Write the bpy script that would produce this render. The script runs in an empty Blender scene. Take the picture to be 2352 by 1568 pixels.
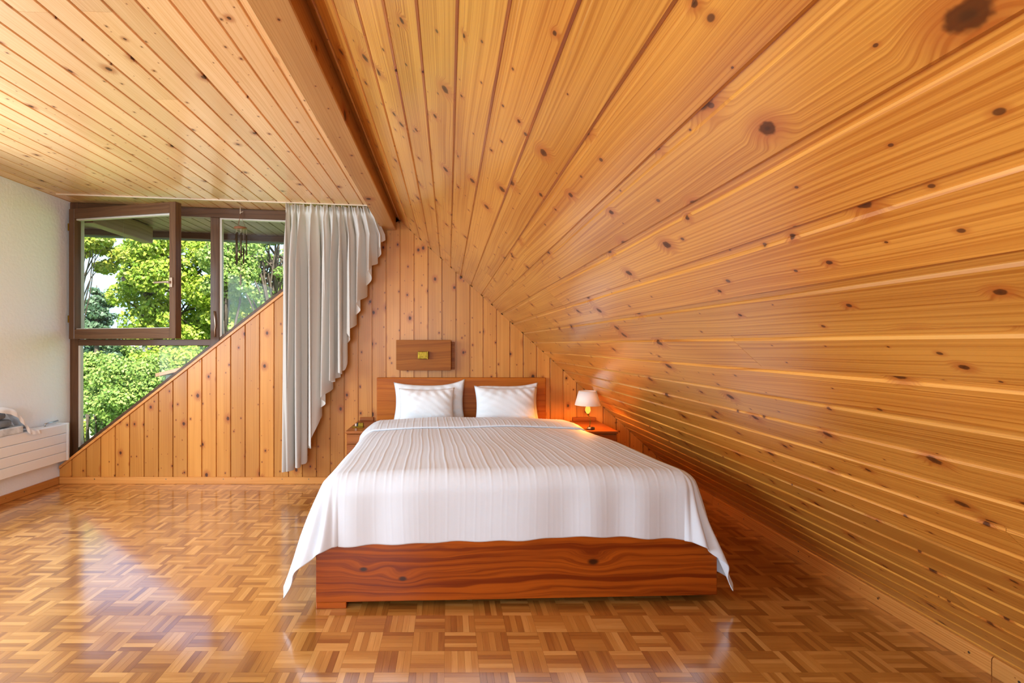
import bpy, bmesh, math, random
import numpy as np
from mathutils import Vector, Matrix

random.seed(7)
rng = np.random.default_rng(11)
SC = bpy.context.scene
COL = SC.collection

# ------------------------------------------------------------------ camera, world, sun, assumed window light, added fill light, exposure
F_PX, VPX, VPY, EYE = 1150.0, 1030.0, 790.0, 1.15
cam_d = bpy.data.cameras.new('camera')
cam_d.sensor_width = 36.0
cam_d.lens = F_PX / 2352.0 * 36.0
cam_d.shift_x = (1176.0 - VPX) / 2352.0
cam_d.shift_y = (VPY - 784.0) / 2352.0
cam_d.clip_start, cam_d.clip_end = 0.05, 4000
cam = bpy.data.objects.new('camera', cam_d)
cam.location = (0, 0, EYE)
cam.rotation_euler = (math.radians(90), 0, 0)
COL.objects.link(cam)
SC.camera = cam

SC.view_settings.view_transform = 'Standard'
SC.view_settings.look = 'None'
SC.view_settings.gamma = 1.0
SC.view_settings.use_curve_mapping = False
SC.view_settings.exposure = 0.0
cy = SC.cycles
cy.max_bounces, cy.diffuse_bounces, cy.glossy_bounces, cy.transmission_bounces, cy.transparent_max_bounces = 8, 5, 3, 3, 10
cy.caustics_reflective = False; cy.caustics_refractive = False
cy.use_adaptive_sampling = True; cy.adaptive_threshold = 0.045

world = bpy.data.worlds.new('sky_world')
SC.world = world
world.use_nodes = True
wn, wl = world.node_tree.nodes, world.node_tree.links
wn.clear()
sky = wn.new('ShaderNodeTexSky')
sky.sky_type = 'NISHITA'
sky.sun_disc = False
sky.sun_elevation = math.radians(48)
sky.sun_rotation = math.radians(150)
sky.altitude = 400
sky.air_density = 1.0
sky.dust_density = 1.4
sky.ozone_density = 1.6
bg = wn.new('ShaderNodeBackground')
bg.inputs['Strength'].default_value = 0.46
wo = wn.new('ShaderNodeOutputWorld')
tcw = wn.new('ShaderNodeTexCoord')
mpw = wn.new('ShaderNodeMapping'); mpw.inputs['Scale'].default_value = (1.0, 1.0, 3.2)
cn = wn.new('ShaderNodeTexNoise'); cn.inputs['Scale'].default_value = 2.6; cn.inputs['Detail'].default_value = 5.0; cn.inputs['Roughness'].default_value = 0.55
crw = wn.new('ShaderNodeMapRange'); crw.interpolation_type = 'SMOOTHSTEP'
crw.inputs[1].default_value, crw.inputs[2].default_value, crw.inputs[3].default_value, crw.inputs[4].default_value = 0.40, 0.70, 0.05, 0.75
mxw = wn.new('ShaderNodeMixRGB'); mxw.inputs[2].default_value = (2.1, 2.15, 2.25, 1)
wl.new(tcw.outputs['Generated'], mpw.inputs['Vector']); wl.new(mpw.outputs[0], cn.inputs['Vector']); wl.new(cn.outputs[0], crw.inputs[0])
wl.new(crw.outputs[0], mxw.inputs[0]); wl.new(sky.outputs[0], mxw.inputs[1]); wl.new(mxw.outputs[0], bg.inputs[0])
wl.new(bg.outputs[0], wo.inputs[0])

def lamp(name, kind, loc, rot, energy, color, label, size=None, size_y=None):
    d = bpy.data.lights.new(name, kind)
    d.energy = energy
    d.color = color
    if kind == 'AREA':
        d.shape = 'RECTANGLE'
        d.size, d.size_y = size, size_y
    o = bpy.data.objects.new(name, d)
    o.location = loc
    o.rotation_euler = rot
    o['kind'] = 'helper'
    o['label'] = label
    COL.objects.link(o)
    return o

sun = lamp('sun', 'SUN', (6, -10, 20), (math.radians(44), 0, math.radians(28)), 15.0, (1.0, 0.94, 0.84), 'sun high behind the house')
sun.data.angle = math.radians(0.6)
# area light for daylight in an assumed side window (left wall, nearer than the frame shows) and an added fill light behind the viewer, turned to the white wall
lamp('assumed_window_daylight', 'AREA', (-3.19, 1.45, 1.42), (0, math.radians(-77), 0), 172, (0.68, 0.86, 1.0), 'daylight entering by the assumed side window', 1.45, 3.0)
lamp('rear_fill_light', 'AREA', (-1.0, -2.12, 1.35), (math.radians(90), 0, math.radians(50)), 142, (0.70, 0.87, 1.0), 'added fill light behind the viewer, turned towards the white wall', 2.6, 1.3)

# ------------------------------------------------------------------ general helpers
def px(x, y, Y):
    """photo pixel + depth -> world point"""
    return Vector(((x - VPX) / F_PX * Y, Y, EYE - (y - VPY) / F_PX * Y))

def tag(o, label=None, cat=None, group=None, kind=None):
    if label: o['label'] = label
    if cat: o['category'] = cat
    if group: o['group'] = group
    if kind: o['kind'] = kind
    return o

def link(o, parent=None):
    COL.objects.link(o)
    if parent is not None:
        o.parent = parent
    return o

def empty(name, loc=(0, 0, 0), rotz=0.0, parent=None):
    o = bpy.data.objects.new(name, None)
    o.empty_display_size = 0.1
    o.location = loc
    o.rotation_euler = (0, 0, rotz)
    return link(o, parent)

def finish_uv(me, grain=None, off=None):
    """metric box-projected UVs, u along the grain axis"""
    n = len(me.loops)
    if n == 0: return
    if off is None: off = (random.uniform(0, 60), random.uniform(0, 60))
    co = np.empty(len(me.vertices) * 3); me.vertices.foreach_get('co', co); co = co.reshape(-1, 3)
    if grain is None:
        grain = int(np.argmax(co.max(0) - co.min(0)))
    vi = np.empty(n, dtype=np.int64); me.loops.foreach_get('vertex_index', vi)
    pn = np.empty(len(me.polygons) * 3); me.polygons.foreach_get('normal', pn); pn = np.abs(pn.reshape(-1, 3))
    lt = np.empty(len(me.polygons), dtype=np.int64); me.polygons.foreach_get('loop_total', lt)
    pidx = np.repeat(np.arange(len(lt)), lt)
    others = [k for k in range(3) if k != grain]
    pick = np.where(pn[pidx][:, others[0]] < pn[pidx][:, others[1]], others[0], others[1])
    c = co[vi]
    u = c[:, grain] + off[0]
    v = c[np.arange(n), pick] + off[1]
    endg = pn[pidx][:, grain] > 0.8
    u = np.where(endg, c[:, others[0]] + off[0], u)
    v = np.where(endg, c[:, others[1]] + off[1], v)
    uvl = me.uv_layers.new(name='UVMap')
    uvl.data.foreach_set('uv', np.stack([u, v], 1).ravel())

def mesh_obj(name, verts, faces, mat, parent=None, smooth=False, grain=None, uv=True, uvs=None, off=None):
    me = bpy.data.meshes.new(name)
    me.from_pydata([tuple(v) for v in verts], [], faces)
    me.update()
    if uvs is not None:
        uvl = me.uv_layers.new(name='UVMap')
        uvl.data.foreach_set('uv', np.asarray(uvs, dtype=float).ravel())
    elif uv:
        finish_uv(me, grain, off)
    if mat: me.materials.append(mat)
    if smooth:
        me.polygons.foreach_set('use_smooth', [True] * len(me.polygons))
    o = bpy.data.objects.new(name, me)
    return link(o, parent)

def bm_obj(name, bm, mat, parent=None, smooth=False, grain=None, off=None):
    me = bpy.data.meshes.new(name)
    bmesh.ops.recalc_face_normals(bm, faces=bm.faces[:])
    bm.to_mesh(me); bm.free()
    me.update()
    finish_uv(me, grain, off)
    if mat: me.materials.append(mat)
    if smooth:
        me.polygons.foreach_set('use_smooth', [True] * len(me.polygons))
    return link(bpy.data.objects.new(name, me), parent)

def add_box(bm, lo, hi, bevel=0.0, segs=1):
    r = bmesh.ops.create_cube(bm, size=1.0)
    c = [(lo[i] + hi[i]) / 2 for i in range(3)]; s = [hi[i] - lo[i] for i in range(3)]
    for v in r['verts']:
        v.co = Vector((c[0] + v.co.x * s[0], c[1] + v.co.y * s[1], c[2] + v.co.z * s[2]))
    if bevel > 0:
        ed = list({e for v in r['verts'] for e in v.link_edges})
        bmesh.ops.bevel(bm, geom=ed, offset=bevel, segments=segs, affect='EDGES', profile=0.5)

def box(name, lo, hi, mat, parent=None, bevel=0.002, segs=1, grain=None, smooth=False):
    bm = bmesh.new(); add_box(bm, lo, hi, bevel, segs)
    return bm_obj(name, bm, mat, parent, smooth, grain)

def prism(name, poly, y0, y1, mat, parent=None, bevel=0.0, axis='y', grain=None):
    """polygon in XZ extruded along Y (or polygon in XY along Z)"""
    bm = bmesh.new()
    if axis == 'y':
        a = [bm.verts.new((p[0], y0, p[1])) for p in poly]; b = [bm.verts.new((p[0], y1, p[1])) for p in poly]
    else:
        a = [bm.verts.new((p[0], p[1], y0)) for p in poly]; b = [bm.verts.new((p[0], p[1], y1)) for p in poly]
    bm.faces.new(a); bm.faces.new(b[::-1])
    n = len(poly)
    for i in range(n):
        bm.faces.new((a[i], b[i], b[(i + 1) % n], a[(i + 1) % n]))
    if bevel > 0:
        bmesh.ops.bevel(bm, geom=bm.edges[:], offset=bevel, segments=1, affect='EDGES')
    return bm_obj(name, bm, mat, parent, False, grain)

def tube_data(pts, rads, sides=8, caps=True):
    pts = [Vector(p) for p in pts]
    if not hasattr(rads, '__len__'): rads = [rads] * len(pts)
    verts, faces = [], []
    ref = None
    for i, p in enumerate(pts):
        t = (pts[min(i + 1, len(pts) - 1)] - pts[max(i - 1, 0)]).normalized()
        if ref is None:
            ref = Vector((0, 0, 1)) if abs(t.z) < 0.9 else Vector((1, 0, 0))
        a = (ref - t * ref.dot(t)).normalized(); b = t.cross(a); ref = a
        for k in range(sides):
            an = 2 * math.pi * k / sides
            verts.append(p + (a * math.cos(an) + b * math.sin(an)) * rads[i])
    for i in range(len(pts) - 1):
        for k in range(sides):
            faces.append((i * sides + k, i * sides + (k + 1) % sides, (i + 1) * sides + (k + 1) % sides, (i + 1) * sides + k))
    if caps:
        faces.append(tuple(range(sides))[::-1])
        faces.append(tuple((len(pts) - 1) * sides + k for k in range(sides)))
    return verts, faces

def tube(name, pts, rads, mat, parent=None, sides=8, smooth=True):
    v, f = tube_data(pts, rads, sides)
    return mesh_obj(name, v, f, mat, parent, smooth)

def lathe(name, prof, mat, loc=(0, 0, 0), parent=None, sides=24, closed=False, smooth=True):
    verts, faces = [], []
    n = len(prof)
    for r, z in prof:
        for k in range(sides):
            an = 2 * math.pi * k / sides
            verts.append((loc[0] + r * math.cos(an), loc[1] + r * math.sin(an), loc[2] + z))
    rng_n = n if closed else n - 1
    for i in range(rng_n):
        j = (i + 1) % n
        for k in range(sides):
            faces.append((i * sides + k, i * sides + (k + 1) % sides, j * sides + (k + 1) % sides, j * sides + k))
    if not closed:
        if prof[0][0] > 1e-5: faces.append(tuple(range(sides))[::-1])
        if prof[-1][0] > 1e-5: faces.append(tuple((n - 1) * sides + k for k in range(sides)))
    return mesh_obj(name, verts, faces, mat, parent, smooth)

# ------------------------------------------------------------------ materials
class NT:
    def __init__(s, name):
        s.m = bpy.data.materials.new(name); s.m.use_nodes = True
        s.t = s.m.node_tree; s.t.nodes.clear()
        s.out = s.t.nodes.new('ShaderNodeOutputMaterial')
    def n(s, typ, **kw):
        nd = s.t.nodes.new('ShaderNode' + typ)
        for k, v in kw.items(): setattr(nd, k, v)
        return nd
    def l(s, a, b): s.t.links.new(a, b)
    def inp(s, sock, v):
        if isinstance(v, bpy.types.NodeSocket): s.l(v, sock)
        else: sock.default_value = v
    def math(s, op, a, b=0.0, c=0.0, clamp=False):
        nd = s.n('Math', operation=op, use_clamp=clamp)
        for i, v in enumerate((a, b, c)): s.inp(nd.inputs[i], v)
        return nd.outputs[0]
    def mix(s, fac, a, b, blend='MIX'):
        nd = s.n('MixRGB', blend_type=blend)
        s.inp(nd.inputs[0], fac)
        s.inp(nd.inputs[1], a if isinstance(a, bpy.types.NodeSocket) else (*a, 1))
        s.inp(nd.inputs[2], b if isinstance(b, bpy.types.NodeSocket) else (*b, 1))
        return nd.outputs[0]
    def smooth(s, x, lo, hi, a=0.0, b=1.0):
        nd = s.n('MapRange', interpolation_type='SMOOTHSTEP')
        for i, v in enumerate((x, lo, hi, a, b)): s.inp(nd.inputs[i], v)
        return nd.outputs[0]
    def lin(s, x, lo, hi, a=0.0, b=1.0):
        nd = s.n('MapRange', interpolation_type='LINEAR')
        for i, v in enumerate((x, lo, hi, a, b)): s.inp(nd.inputs[i], v)
        return nd.outputs[0]
    def xyz(s, x, y, z=0.0):
        nd = s.n('CombineXYZ')
        for i, v in enumerate((x, y, z)): s.inp(nd.inputs[i], v)
        return nd.outputs[0]
    def noise(s, vec, scale=1.0, detail=2.0, rough=0.5, dims='2D'):
        nd = s.n('TexNoise', noise_dimensions=dims)
        s.l(vec, nd.inputs['Vector'])
        nd.inputs['Scale'].default_value = scale; nd.inputs['Detail'].default_value = detail; nd.inputs['Roughness'].default_value = rough
        return nd.outputs[0]
    def bump(s, h, strength=0.3, dist=0.002, normal=None):
        nd = s.n('Bump')
        nd.inputs['Strength'].default_value = strength; nd.inputs['Distance'].default_value = dist
        s.l(h, nd.inputs['Height'])
        if normal is not None: s.l(normal, nd.inputs['Normal'])
        return nd.outputs[0]
    def bsdf(s, color, rough=0.5, metal=0.0, coat=0.0, coat_rough=0.1, coat_ior=1.5, normal=None, spec=0.5, sheen=0.0):
        b = s.n('BsdfPrincipled')
        s.inp(b.inputs['Base Color'], color if isinstance(color, bpy.types.NodeSocket) else (*color, 1))
        s.inp(b.inputs['Roughness'], rough); s.inp(b.inputs['Metallic'], metal)
        s.inp(b.inputs['Specular IOR Level'], spec)
        s.inp(b.inputs['Coat Weight'], coat); s.inp(b.inputs['Coat Roughness'], coat_rough); s.inp(b.inputs['Coat IOR'], coat_ior)
        if sheen: s.inp(b.inputs['Sheen Weight'], sheen)
        if normal is not None: s.l(normal, b.inputs['Normal'])
        s.l(b.outputs[0], s.out.inputs[0])
        return b
    def uv(s):
        nd = s.n('UVMap'); nd.uv_map = 'UVMap'
        sp = s.n('SeparateXYZ'); s.l(nd.outputs[0], sp.inputs[0])
        return sp.outputs[0], sp.outputs[1]

def pine(name, light, dark, knot=(0.060, 0.013, 0.002), halo=(0.34, 0.075, 0.008), coat=0.35, rough=0.42, coat_rough=0.22,
         dens=0.42, kscale=1.0, ring=1.0, coat_ior=1.5, contrast=1.0):
    t = NT(name)
    U, V = t.uv()
    oi = t.n('ObjectInfo')
    R = oi.outputs['Random']
    U = t.math('MULTIPLY_ADD', R, 31.7, U)
    def knots(su, sv, dens_, r0, r1, off):
        vec = t.xyz(t.math('MULTIPLY_ADD', U, su, off), t.math('MULTIPLY_ADD', V, sv, off * 0.7))
        vo = t.n('TexVoronoi', voronoi_dimensions='2D', feature='F1')
        vo.inputs['Scale'].default_value = 1.0; vo.inputs['Randomness'].default_value = 0.9
        t.l(vec, vo.inputs['Vector'])
        df = t.n('VectorMath', operation='SUBTRACT'); t.l(vec, df.inputs[0]); t.l(vo.outputs['Position'], df.inputs[1])
        sc = t.n('VectorMath', operation='MULTIPLY'); t.l(df.outputs[0], sc.inputs[0]); sc.inputs[1].default_value = (0.72 / su, 1.0 / sv, 0)
        ln = t.n('VectorMath', operation='LENGTH'); t.l(sc.outputs[0], ln.inputs[0])
        cs = t.n('SeparateColor'); t.l(vo.outputs['Color'], cs.inputs[0])
        on = t.math('LESS_THAN', cs.outputs[1], dens_)
        rad = t.math('MULTIPLY', t.math('MULTIPLY_ADD', t.math('POWER', cs.outputs[0], 2.0), r1 - r0, r0), on)
        d = t.math('DIVIDE', ln.outputs['Value'], t.math('ADD', rad, 1e-5))
        return d, rad
    d1, rad1 = knots(3.4, 8.4, dens, 0.0045 * kscale, 0.0148 * kscale, 3.1)
    d2, rad2 = knots(7.0, 17.0, 0.42, 0.0018 * kscale, 0.0055 * kscale, 9.7)
    rag = t.noise(t.xyz(t.math('MULTIPLY', U, 110.0), t.math('MULTIPLY', V, 110.0)), 1.0, 1.0)
    k1 = t.smooth(t.math('MULTIPLY', d1, t.math('MULTIPLY_ADD', rag, 0.5, 0.75)), 1.15, 0.7); h1 = t.smooth(d1, 3.6, 0.8)
    k2 = t.smooth(d2, 1.2, 0.7); h2 = t.smooth(d2, 3.0, 0.8)
    core = t.smooth(d1, 0.55, 0.1)
    # growth lines: warped by slow noise and pushed round the knots
    warp = t.noise(t.xyz(t.math('MULTIPLY', U, 0.75), t.math('MULTIPLY', V, 5.0)), 1.0, 2.0)
    bend = t.math('MULTIPLY', t.math('MULTIPLY', h1, rad1), 1.6)
    g = t.math('ADD', t.math('MULTIPLY_ADD', warp, 0.055, V), bend)
    line = t.noise(t.xyz(t.math('MULTIPLY', U, 0.35), t.math('MULTIPLY', g, 150.0 * ring)), 1.0, 3.0, 0.65)
    line = t.smooth(line, 0.36, 0.70)
    saw = t.math('SINE', t.math('MULTIPLY', g, 620.0 * ring))
    line = t.math('MULTIPLY_ADD', t.math('MULTIPLY', saw, warp), 0.24, line)
    broad = t.noise(t.xyz(t.math('MULTIPLY', U, 1.1), t.math('MULTIPLY', V, 9.0)), 1.0, 2.0)
    fac = t.math('ADD', t.math('MULTIPLY', line, 0.68 * contrast), t.math('MULTIPLY', t.math('SUBTRACT', broad, 0.38), 1.25), clamp=True)
    col = t.mix(fac, light, dark)
    # each board its own tone
    tone = t.math('MULTIPLY_ADD', R, 0.26, 0.87)
    sc = t.n('VectorMath', operation='SCALE'); t.l(col, sc.inputs[0]); t.l(tone, sc.inputs['Scale'])
    col = sc.outputs[0]
    col = t.mix(t.math('MULTIPLY', h1, 0.7), col, halo)
    col = t.mix(t.math('MULTIPLY', h2, 0.5), col, halo)
    col = t.mix(t.math('MULTIPLY', k1, 0.9), col, t.mix(core, knot, (0.022, 0.006, 0.002)))
    col = t.mix(t.math('MULTIPLY', k2, 0.85), col, knot)
    nrm = t.bump(t.noise(t.xyz(t.math('MULTIPLY', U, 1.2), t.math('MULTIPLY', V, 120.0)), 1.0, 1.0), 0.16, 0.0012)
    t.bsdf(col, rough, coat=t.math('MULTIPLY_ADD', k1, -0.8 * coat, coat), coat_rough=coat_rough, normal=nrm, coat_ior=coat_ior, spec=0.35)
    return t.m

def veneer(name, light, dark, rough=0.4, coat=0.3, sc=1.0, coat_rough=0.15, knots=(), spec=0.2):
    t = NT(name)
    U, V = t.uv()
    w = t.noise(t.xyz(t.math('MULTIPLY', U, 1.3 * sc), t.math('MULTIPLY', V, 7.0 * sc)), 1.0, 3.0)
    push = None
    kd = None
    for (ku, kv, kr) in knots:
        dx = t.math('MULTIPLY', t.math('SUBTRACT', U, ku), 0.55); dy = t.math('SUBTRACT', V, kv)
        d = t.math('SQRT', t.math('ADD', t.math('MULTIPLY', dx, dx), t.math('MULTIPLY', dy, dy)))
        p = t.math('MULTIPLY', t.smooth(d, kr * 5, 0.0), kr * 2.2)
        k = t.smooth(d, kr, kr * 0.35)
        push = p if push is None else t.math('ADD', push, p)
        kd = k if kd is None else t.math('MAXIMUM', kd, k)
    g = t.math('MULTIPLY_ADD', w, 0.09 / sc, V)
    if push is not None: g = t.math('ADD', g, push)
    a = t.noise(t.xyz(t.math('MULTIPLY', U, 0.5 * sc), t.math('MULTIPLY', g, 42.0 * sc)), 1.0, 4.0, 0.6)
    b = t.noise(t.xyz(t.math('MULTIPLY', U, 3.0), t.math('MULTIPLY', g, 420.0)), 1.0, 2.0)
    f = t.math('ADD', t.smooth(a, 0.34, 0.70), t.math('MULTIPLY_ADD', b, 0.4, -0.2), clamp=True)
    col = t.mix(f, light, dark)
    if kd is not None: col = t.mix(t.math('MULTIPLY', kd, 0.93), col, (0.028, 0.008, 0.003))
    nrm = t.bump(f, 0.12, 0.001)
    t.bsdf(col, rough, coat=coat, coat_rough=coat_rough, normal=nrm, spec=spec)
    return t.m

def plain(name, color, rough=0.5, metal=0.0, coat=0.0, noise=0.0, nscale=40.0, bump=0.0, bdist=0.002, spec=0.5, sheen=0.0, dims=3):
    t = NT(name)
    nrm = None; col = color
    if noise or bump:
        tc = t.n('TexCoord')
        nz = t.noise(tc.outputs['Object'], nscale, 4.0, 0.6, '3D')
        if noise:
            f = t.lin(nz, 0.3, 0.7, 1.0 - noise, 1.0 + noise)
            sc = t.n('VectorMath', operation='SCALE'); sc.inputs[0].default_value = color; t.l(f, sc.inputs['Scale']); col = sc.outputs[0]
        if bump: nrm = t.bump(nz, bump, bdist)
    t.bsdf(col, rough, metal, coat, normal=nrm, spec=spec, sheen=sheen)
    return t.m

M = {}
M['ceiling_pine'] = pine('ceiling_pine', (0.79, 0.49, 0.235), (0.66, 0.355, 0.135), coat=0.5, coat_rough=0.2, kscale=0.8, dens=0.5)  # same wood as the slope; daylight paleness put into its base colours
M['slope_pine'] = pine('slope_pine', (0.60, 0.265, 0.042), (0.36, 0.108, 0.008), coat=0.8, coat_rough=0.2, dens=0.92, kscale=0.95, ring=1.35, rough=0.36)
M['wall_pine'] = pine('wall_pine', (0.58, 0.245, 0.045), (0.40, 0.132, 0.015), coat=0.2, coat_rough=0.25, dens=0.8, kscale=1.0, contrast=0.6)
M['beam_pine'] = pine('beam_pine', (0.56, 0.31, 0.11), (0.43, 0.205, 0.058), coat=0.2, dens=0.3, kscale=1.4)
M['trim_pine'] = pine('trim_pine', (0.62, 0.27, 0.065), (0.46, 0.165, 0.03), coat=0.3, dens=0.12, kscale=0.5)
M['board_back'] = plain('board_back', (0.16, 0.07, 0.02), 0.8)
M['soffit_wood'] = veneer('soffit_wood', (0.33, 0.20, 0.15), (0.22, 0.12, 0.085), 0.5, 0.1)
M['brown_frame'] = veneer('brown_frame', (0.125, 0.058, 0.026), (0.085, 0.037, 0.016), 0.45, 0.15, sc=1.6)
M['foot_wood'] = None
M['head_wood'] = veneer('head_wood', (0.46, 0.125, 0.009), (0.34, 0.08, 0.005), 0.4, 0.0)
M['stand_wood'] = veneer('stand_wood', (0.33, 0.10, 0.02), (0.22, 0.055, 0.010), 0.35, 0.12, sc=1.4)
M['lampbox_wood'] = veneer('lampbox_wood', (0.33, 0.105, 0.010), (0.23, 0.062, 0.005), 0.45, 0.0)
M['white_paint'] = plain('white_paint', (0.82, 0.87, 0.92), 0.35, coat=0.2)
M['track_white'] = plain('track_white', (0.72, 0.56, 0.40), 0.4)
M['bead'] = plain('glazing_bead', (0.55, 0.49, 0.42), 0.4)
M['brass'] = plain('brass', (0.24, 0.145, 0.018), 0.42, 1.0, noise=0.35, nscale=60)
M['bronze'] = plain('bronze_handle', (0.62, 0.47, 0.36), 0.32, 1.0)
M['steel'] = plain('steel', (0.55, 0.55, 0.55), 0.3, 1.0)
M['black'] = plain('black_plastic', (0.015, 0.017, 0.012), 0.3)
M['screw'] = plain('screw_steel', (0.18, 0.15, 0.10), 0.35, 0.9)
M['chime_tube'] = plain('chime_tube', (0.09, 0.06, 0.035), 0.35, 0.7)
M['chime_wood'] = plain('chime_wood', (0.25, 0.085, 0.035), 0.5)
M['string'] = plain('string', (0.62, 0.52, 0.38), 0.9)
M['cotton'] = plain('pillow_cotton', (0.78, 0.81, 0.84), 0.8, bump=0.12, nscale=9.0, bdist=0.02, sheen=0.2)
M['sheet'] = plain('sheet_cotton', (0.80, 0.82, 0.84), 0.85, bump=0.1, nscale=12, bdist=0.01)
M['stone'] = plain('stone', (0.33, 0.31, 0.28), 0.9, noise=0.3, nscale=6)
M['bark'] = plain('bark', (0.10, 0.075, 0.055), 0.9, noise=0.4, nscale=8, bump=0.6, bdist=0.03)
M['lawn'] = plain('lawn', (0.11, 0.22, 0.03), 0.95, noise=0.35, nscale=0.8)
M['hill'] = plain('hill_haze_blue', (0.20, 0.31, 0.42), 1.0, noise=0.16, nscale=0.02, spec=0.0)  # forest colour shifted to blue to paint in the distance haze
M['roof_grey'] = plain('roof_slate', (0.13, 0.125, 0.13), 0.7, noise=0.25, nscale=3)
M['roof_red'] = plain('roof_tile', (0.36, 0.15, 0.09), 0.8, noise=0.25, nscale=5)
M['house_white'] = plain('house_render', (0.62, 0.62, 0.60), 0.9)
M['weathered'] = plain('weathered_paint', (0.60, 0.66, 0.72), 0.7, noise=0.28, nscale=22)
M['blanket'] = plain('blanket_wool', (0.17, 0.20, 0.23), 0.95, noise=0.35, nscale=9, bump=0.3, bdist=0.01)
M['crystal'] = plain('crystal', (0.35, 0.33, 0.33), 0.1, 0.6)

def plaster_mat():
    t = NT('white_plaster')
    tc = t.n('TexCoord')
    a = t.noise(tc.outputs['Object'], 38, 4, 0.62, '3D')
    b = t.noise(tc.outputs['Object'], 6, 2, 0.5, '3D')
    nrm = t.bump(t.math('MULTIPLY_ADD', b, 0.6, a), 0.42, 0.008)
    t.bsdf((0.87, 0.915, 0.96), 0.85, normal=nrm, spec=0.3)
    return t.m
M['plaster'] = plaster_mat()

def glass_mat():
    t = NT('window_glass')
    tr = t.n('BsdfTransparent'); tr.inputs[0].default_value = (0.97, 0.985, 0.98, 1)
    gl = t.n('BsdfGlossy'); gl.inputs['Roughness'].default_value = 0.02
    lw = t.n('LayerWeight'); lw.inputs[0].default_value = 0.5
    fr = t.math('MULTIPLY_ADD', t.math('POWER', lw.outputs['Facing'], 5.0), 0.9, 0.008)
    mx = t.n('MixShader'); t.l(fr, mx.inputs[0]); t.l(tr.outputs[0], mx.inputs[1]); t.l(gl.outputs[0], mx.inputs[2])
    t.l(mx.outputs[0], t.out.inputs[0])
    return t.m
M['glass'] = glass_mat()

def fabric_mat(name, color, trans=0.15, rough=0.85, weave=0.05, wr=0.25, wscale=7.0, wdist=0.01):
    t = NT(name)
    tc = t.n('TexCoord')
    nz = t.noise(tc.outputs['Object'], wscale, 3, 0.55, '3D')
    fine = t.noise(tc.outputs['Object'], 400, 1, 0.5, '3D')
    nrm = t.bump(t.math('MULTIPLY_ADD', fine, weave, nz), wr, wdist)
    p = t.n('BsdfPrincipled')
    p.inputs['Base Color'].default_value = (*color, 1); p.inputs['Roughness'].default_value = rough
    p.inputs['Sheen Weight'].default_value = 0.15
    p.inputs['Specular IOR Level'].default_value = 0.3
    t.l(nrm, p.inputs['Normal'])
    tr = t.n('BsdfTranslucent'); tr.inputs[0].default_value = (*color, 1)
    mx = t.n('MixShader'); mx.inputs[0].default_value = trans
    t.l(p.outputs[0], mx.inputs[1]); t.l(tr.outputs[0], mx.inputs[2]); t.l(mx.outputs[0], t.out.inputs[0])
    return t.m
M['curtain'] = fabric_mat('curtain_linen', (0.66, 0.62, 0.57), 0.22, wr=0.12, wscale=10, wdist=0.008)
M['duvet'] = fabric_mat('duvet_sateen', (0.73, 0.79, 0.86), 0.05, rough=0.55, wr=0.12, wscale=6, wdist=0.012)
M['shade'] = fabric_mat('lamp_shade_fabric', (0.80, 0.80, 0.80), 0.10, wr=0.02)

def leaf_mat(name, ca, cb, trans=0.35):
    t = NT(name)
    g = t.n('NewGeometry')
    col = t.mix(g.outputs['Random Per Island'], ca, cb)
    d = t.n('BsdfPrincipled'); t.l(col, d.inputs['Base Color']); d.inputs['Roughness'].default_value = 0.5
    tr = t.n('BsdfTranslucent'); t.l(col, tr.inputs[0])
    mx = t.n('MixShader'); mx.inputs[0].default_value = trans
    t.l(d.outputs[0], mx.inputs[1]); t.l(tr.outputs[0], mx.inputs[2]); t.l(mx.outputs[0], t.out.inputs[0])
    return t.m
M['leaf_bright'] = leaf_mat('leaf_bright', (0.17, 0.31, 0.02), (0.46, 0.54, 0.07))
M['leaf_mid'] = leaf_mat('leaf_mid', (0.13, 0.26, 0.04), (0.36, 0.46, 0.11))
M['leaf_yellow'] = leaf_mat('leaf_yellow', (0.22, 0.34, 0.04), (0.52, 0.52, 0.07))
M['leaf_dark'] = leaf_mat('leaf_dark', (0.03, 0.075, 0.035), (0.10, 0.17, 0.08), 0.1)

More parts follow.
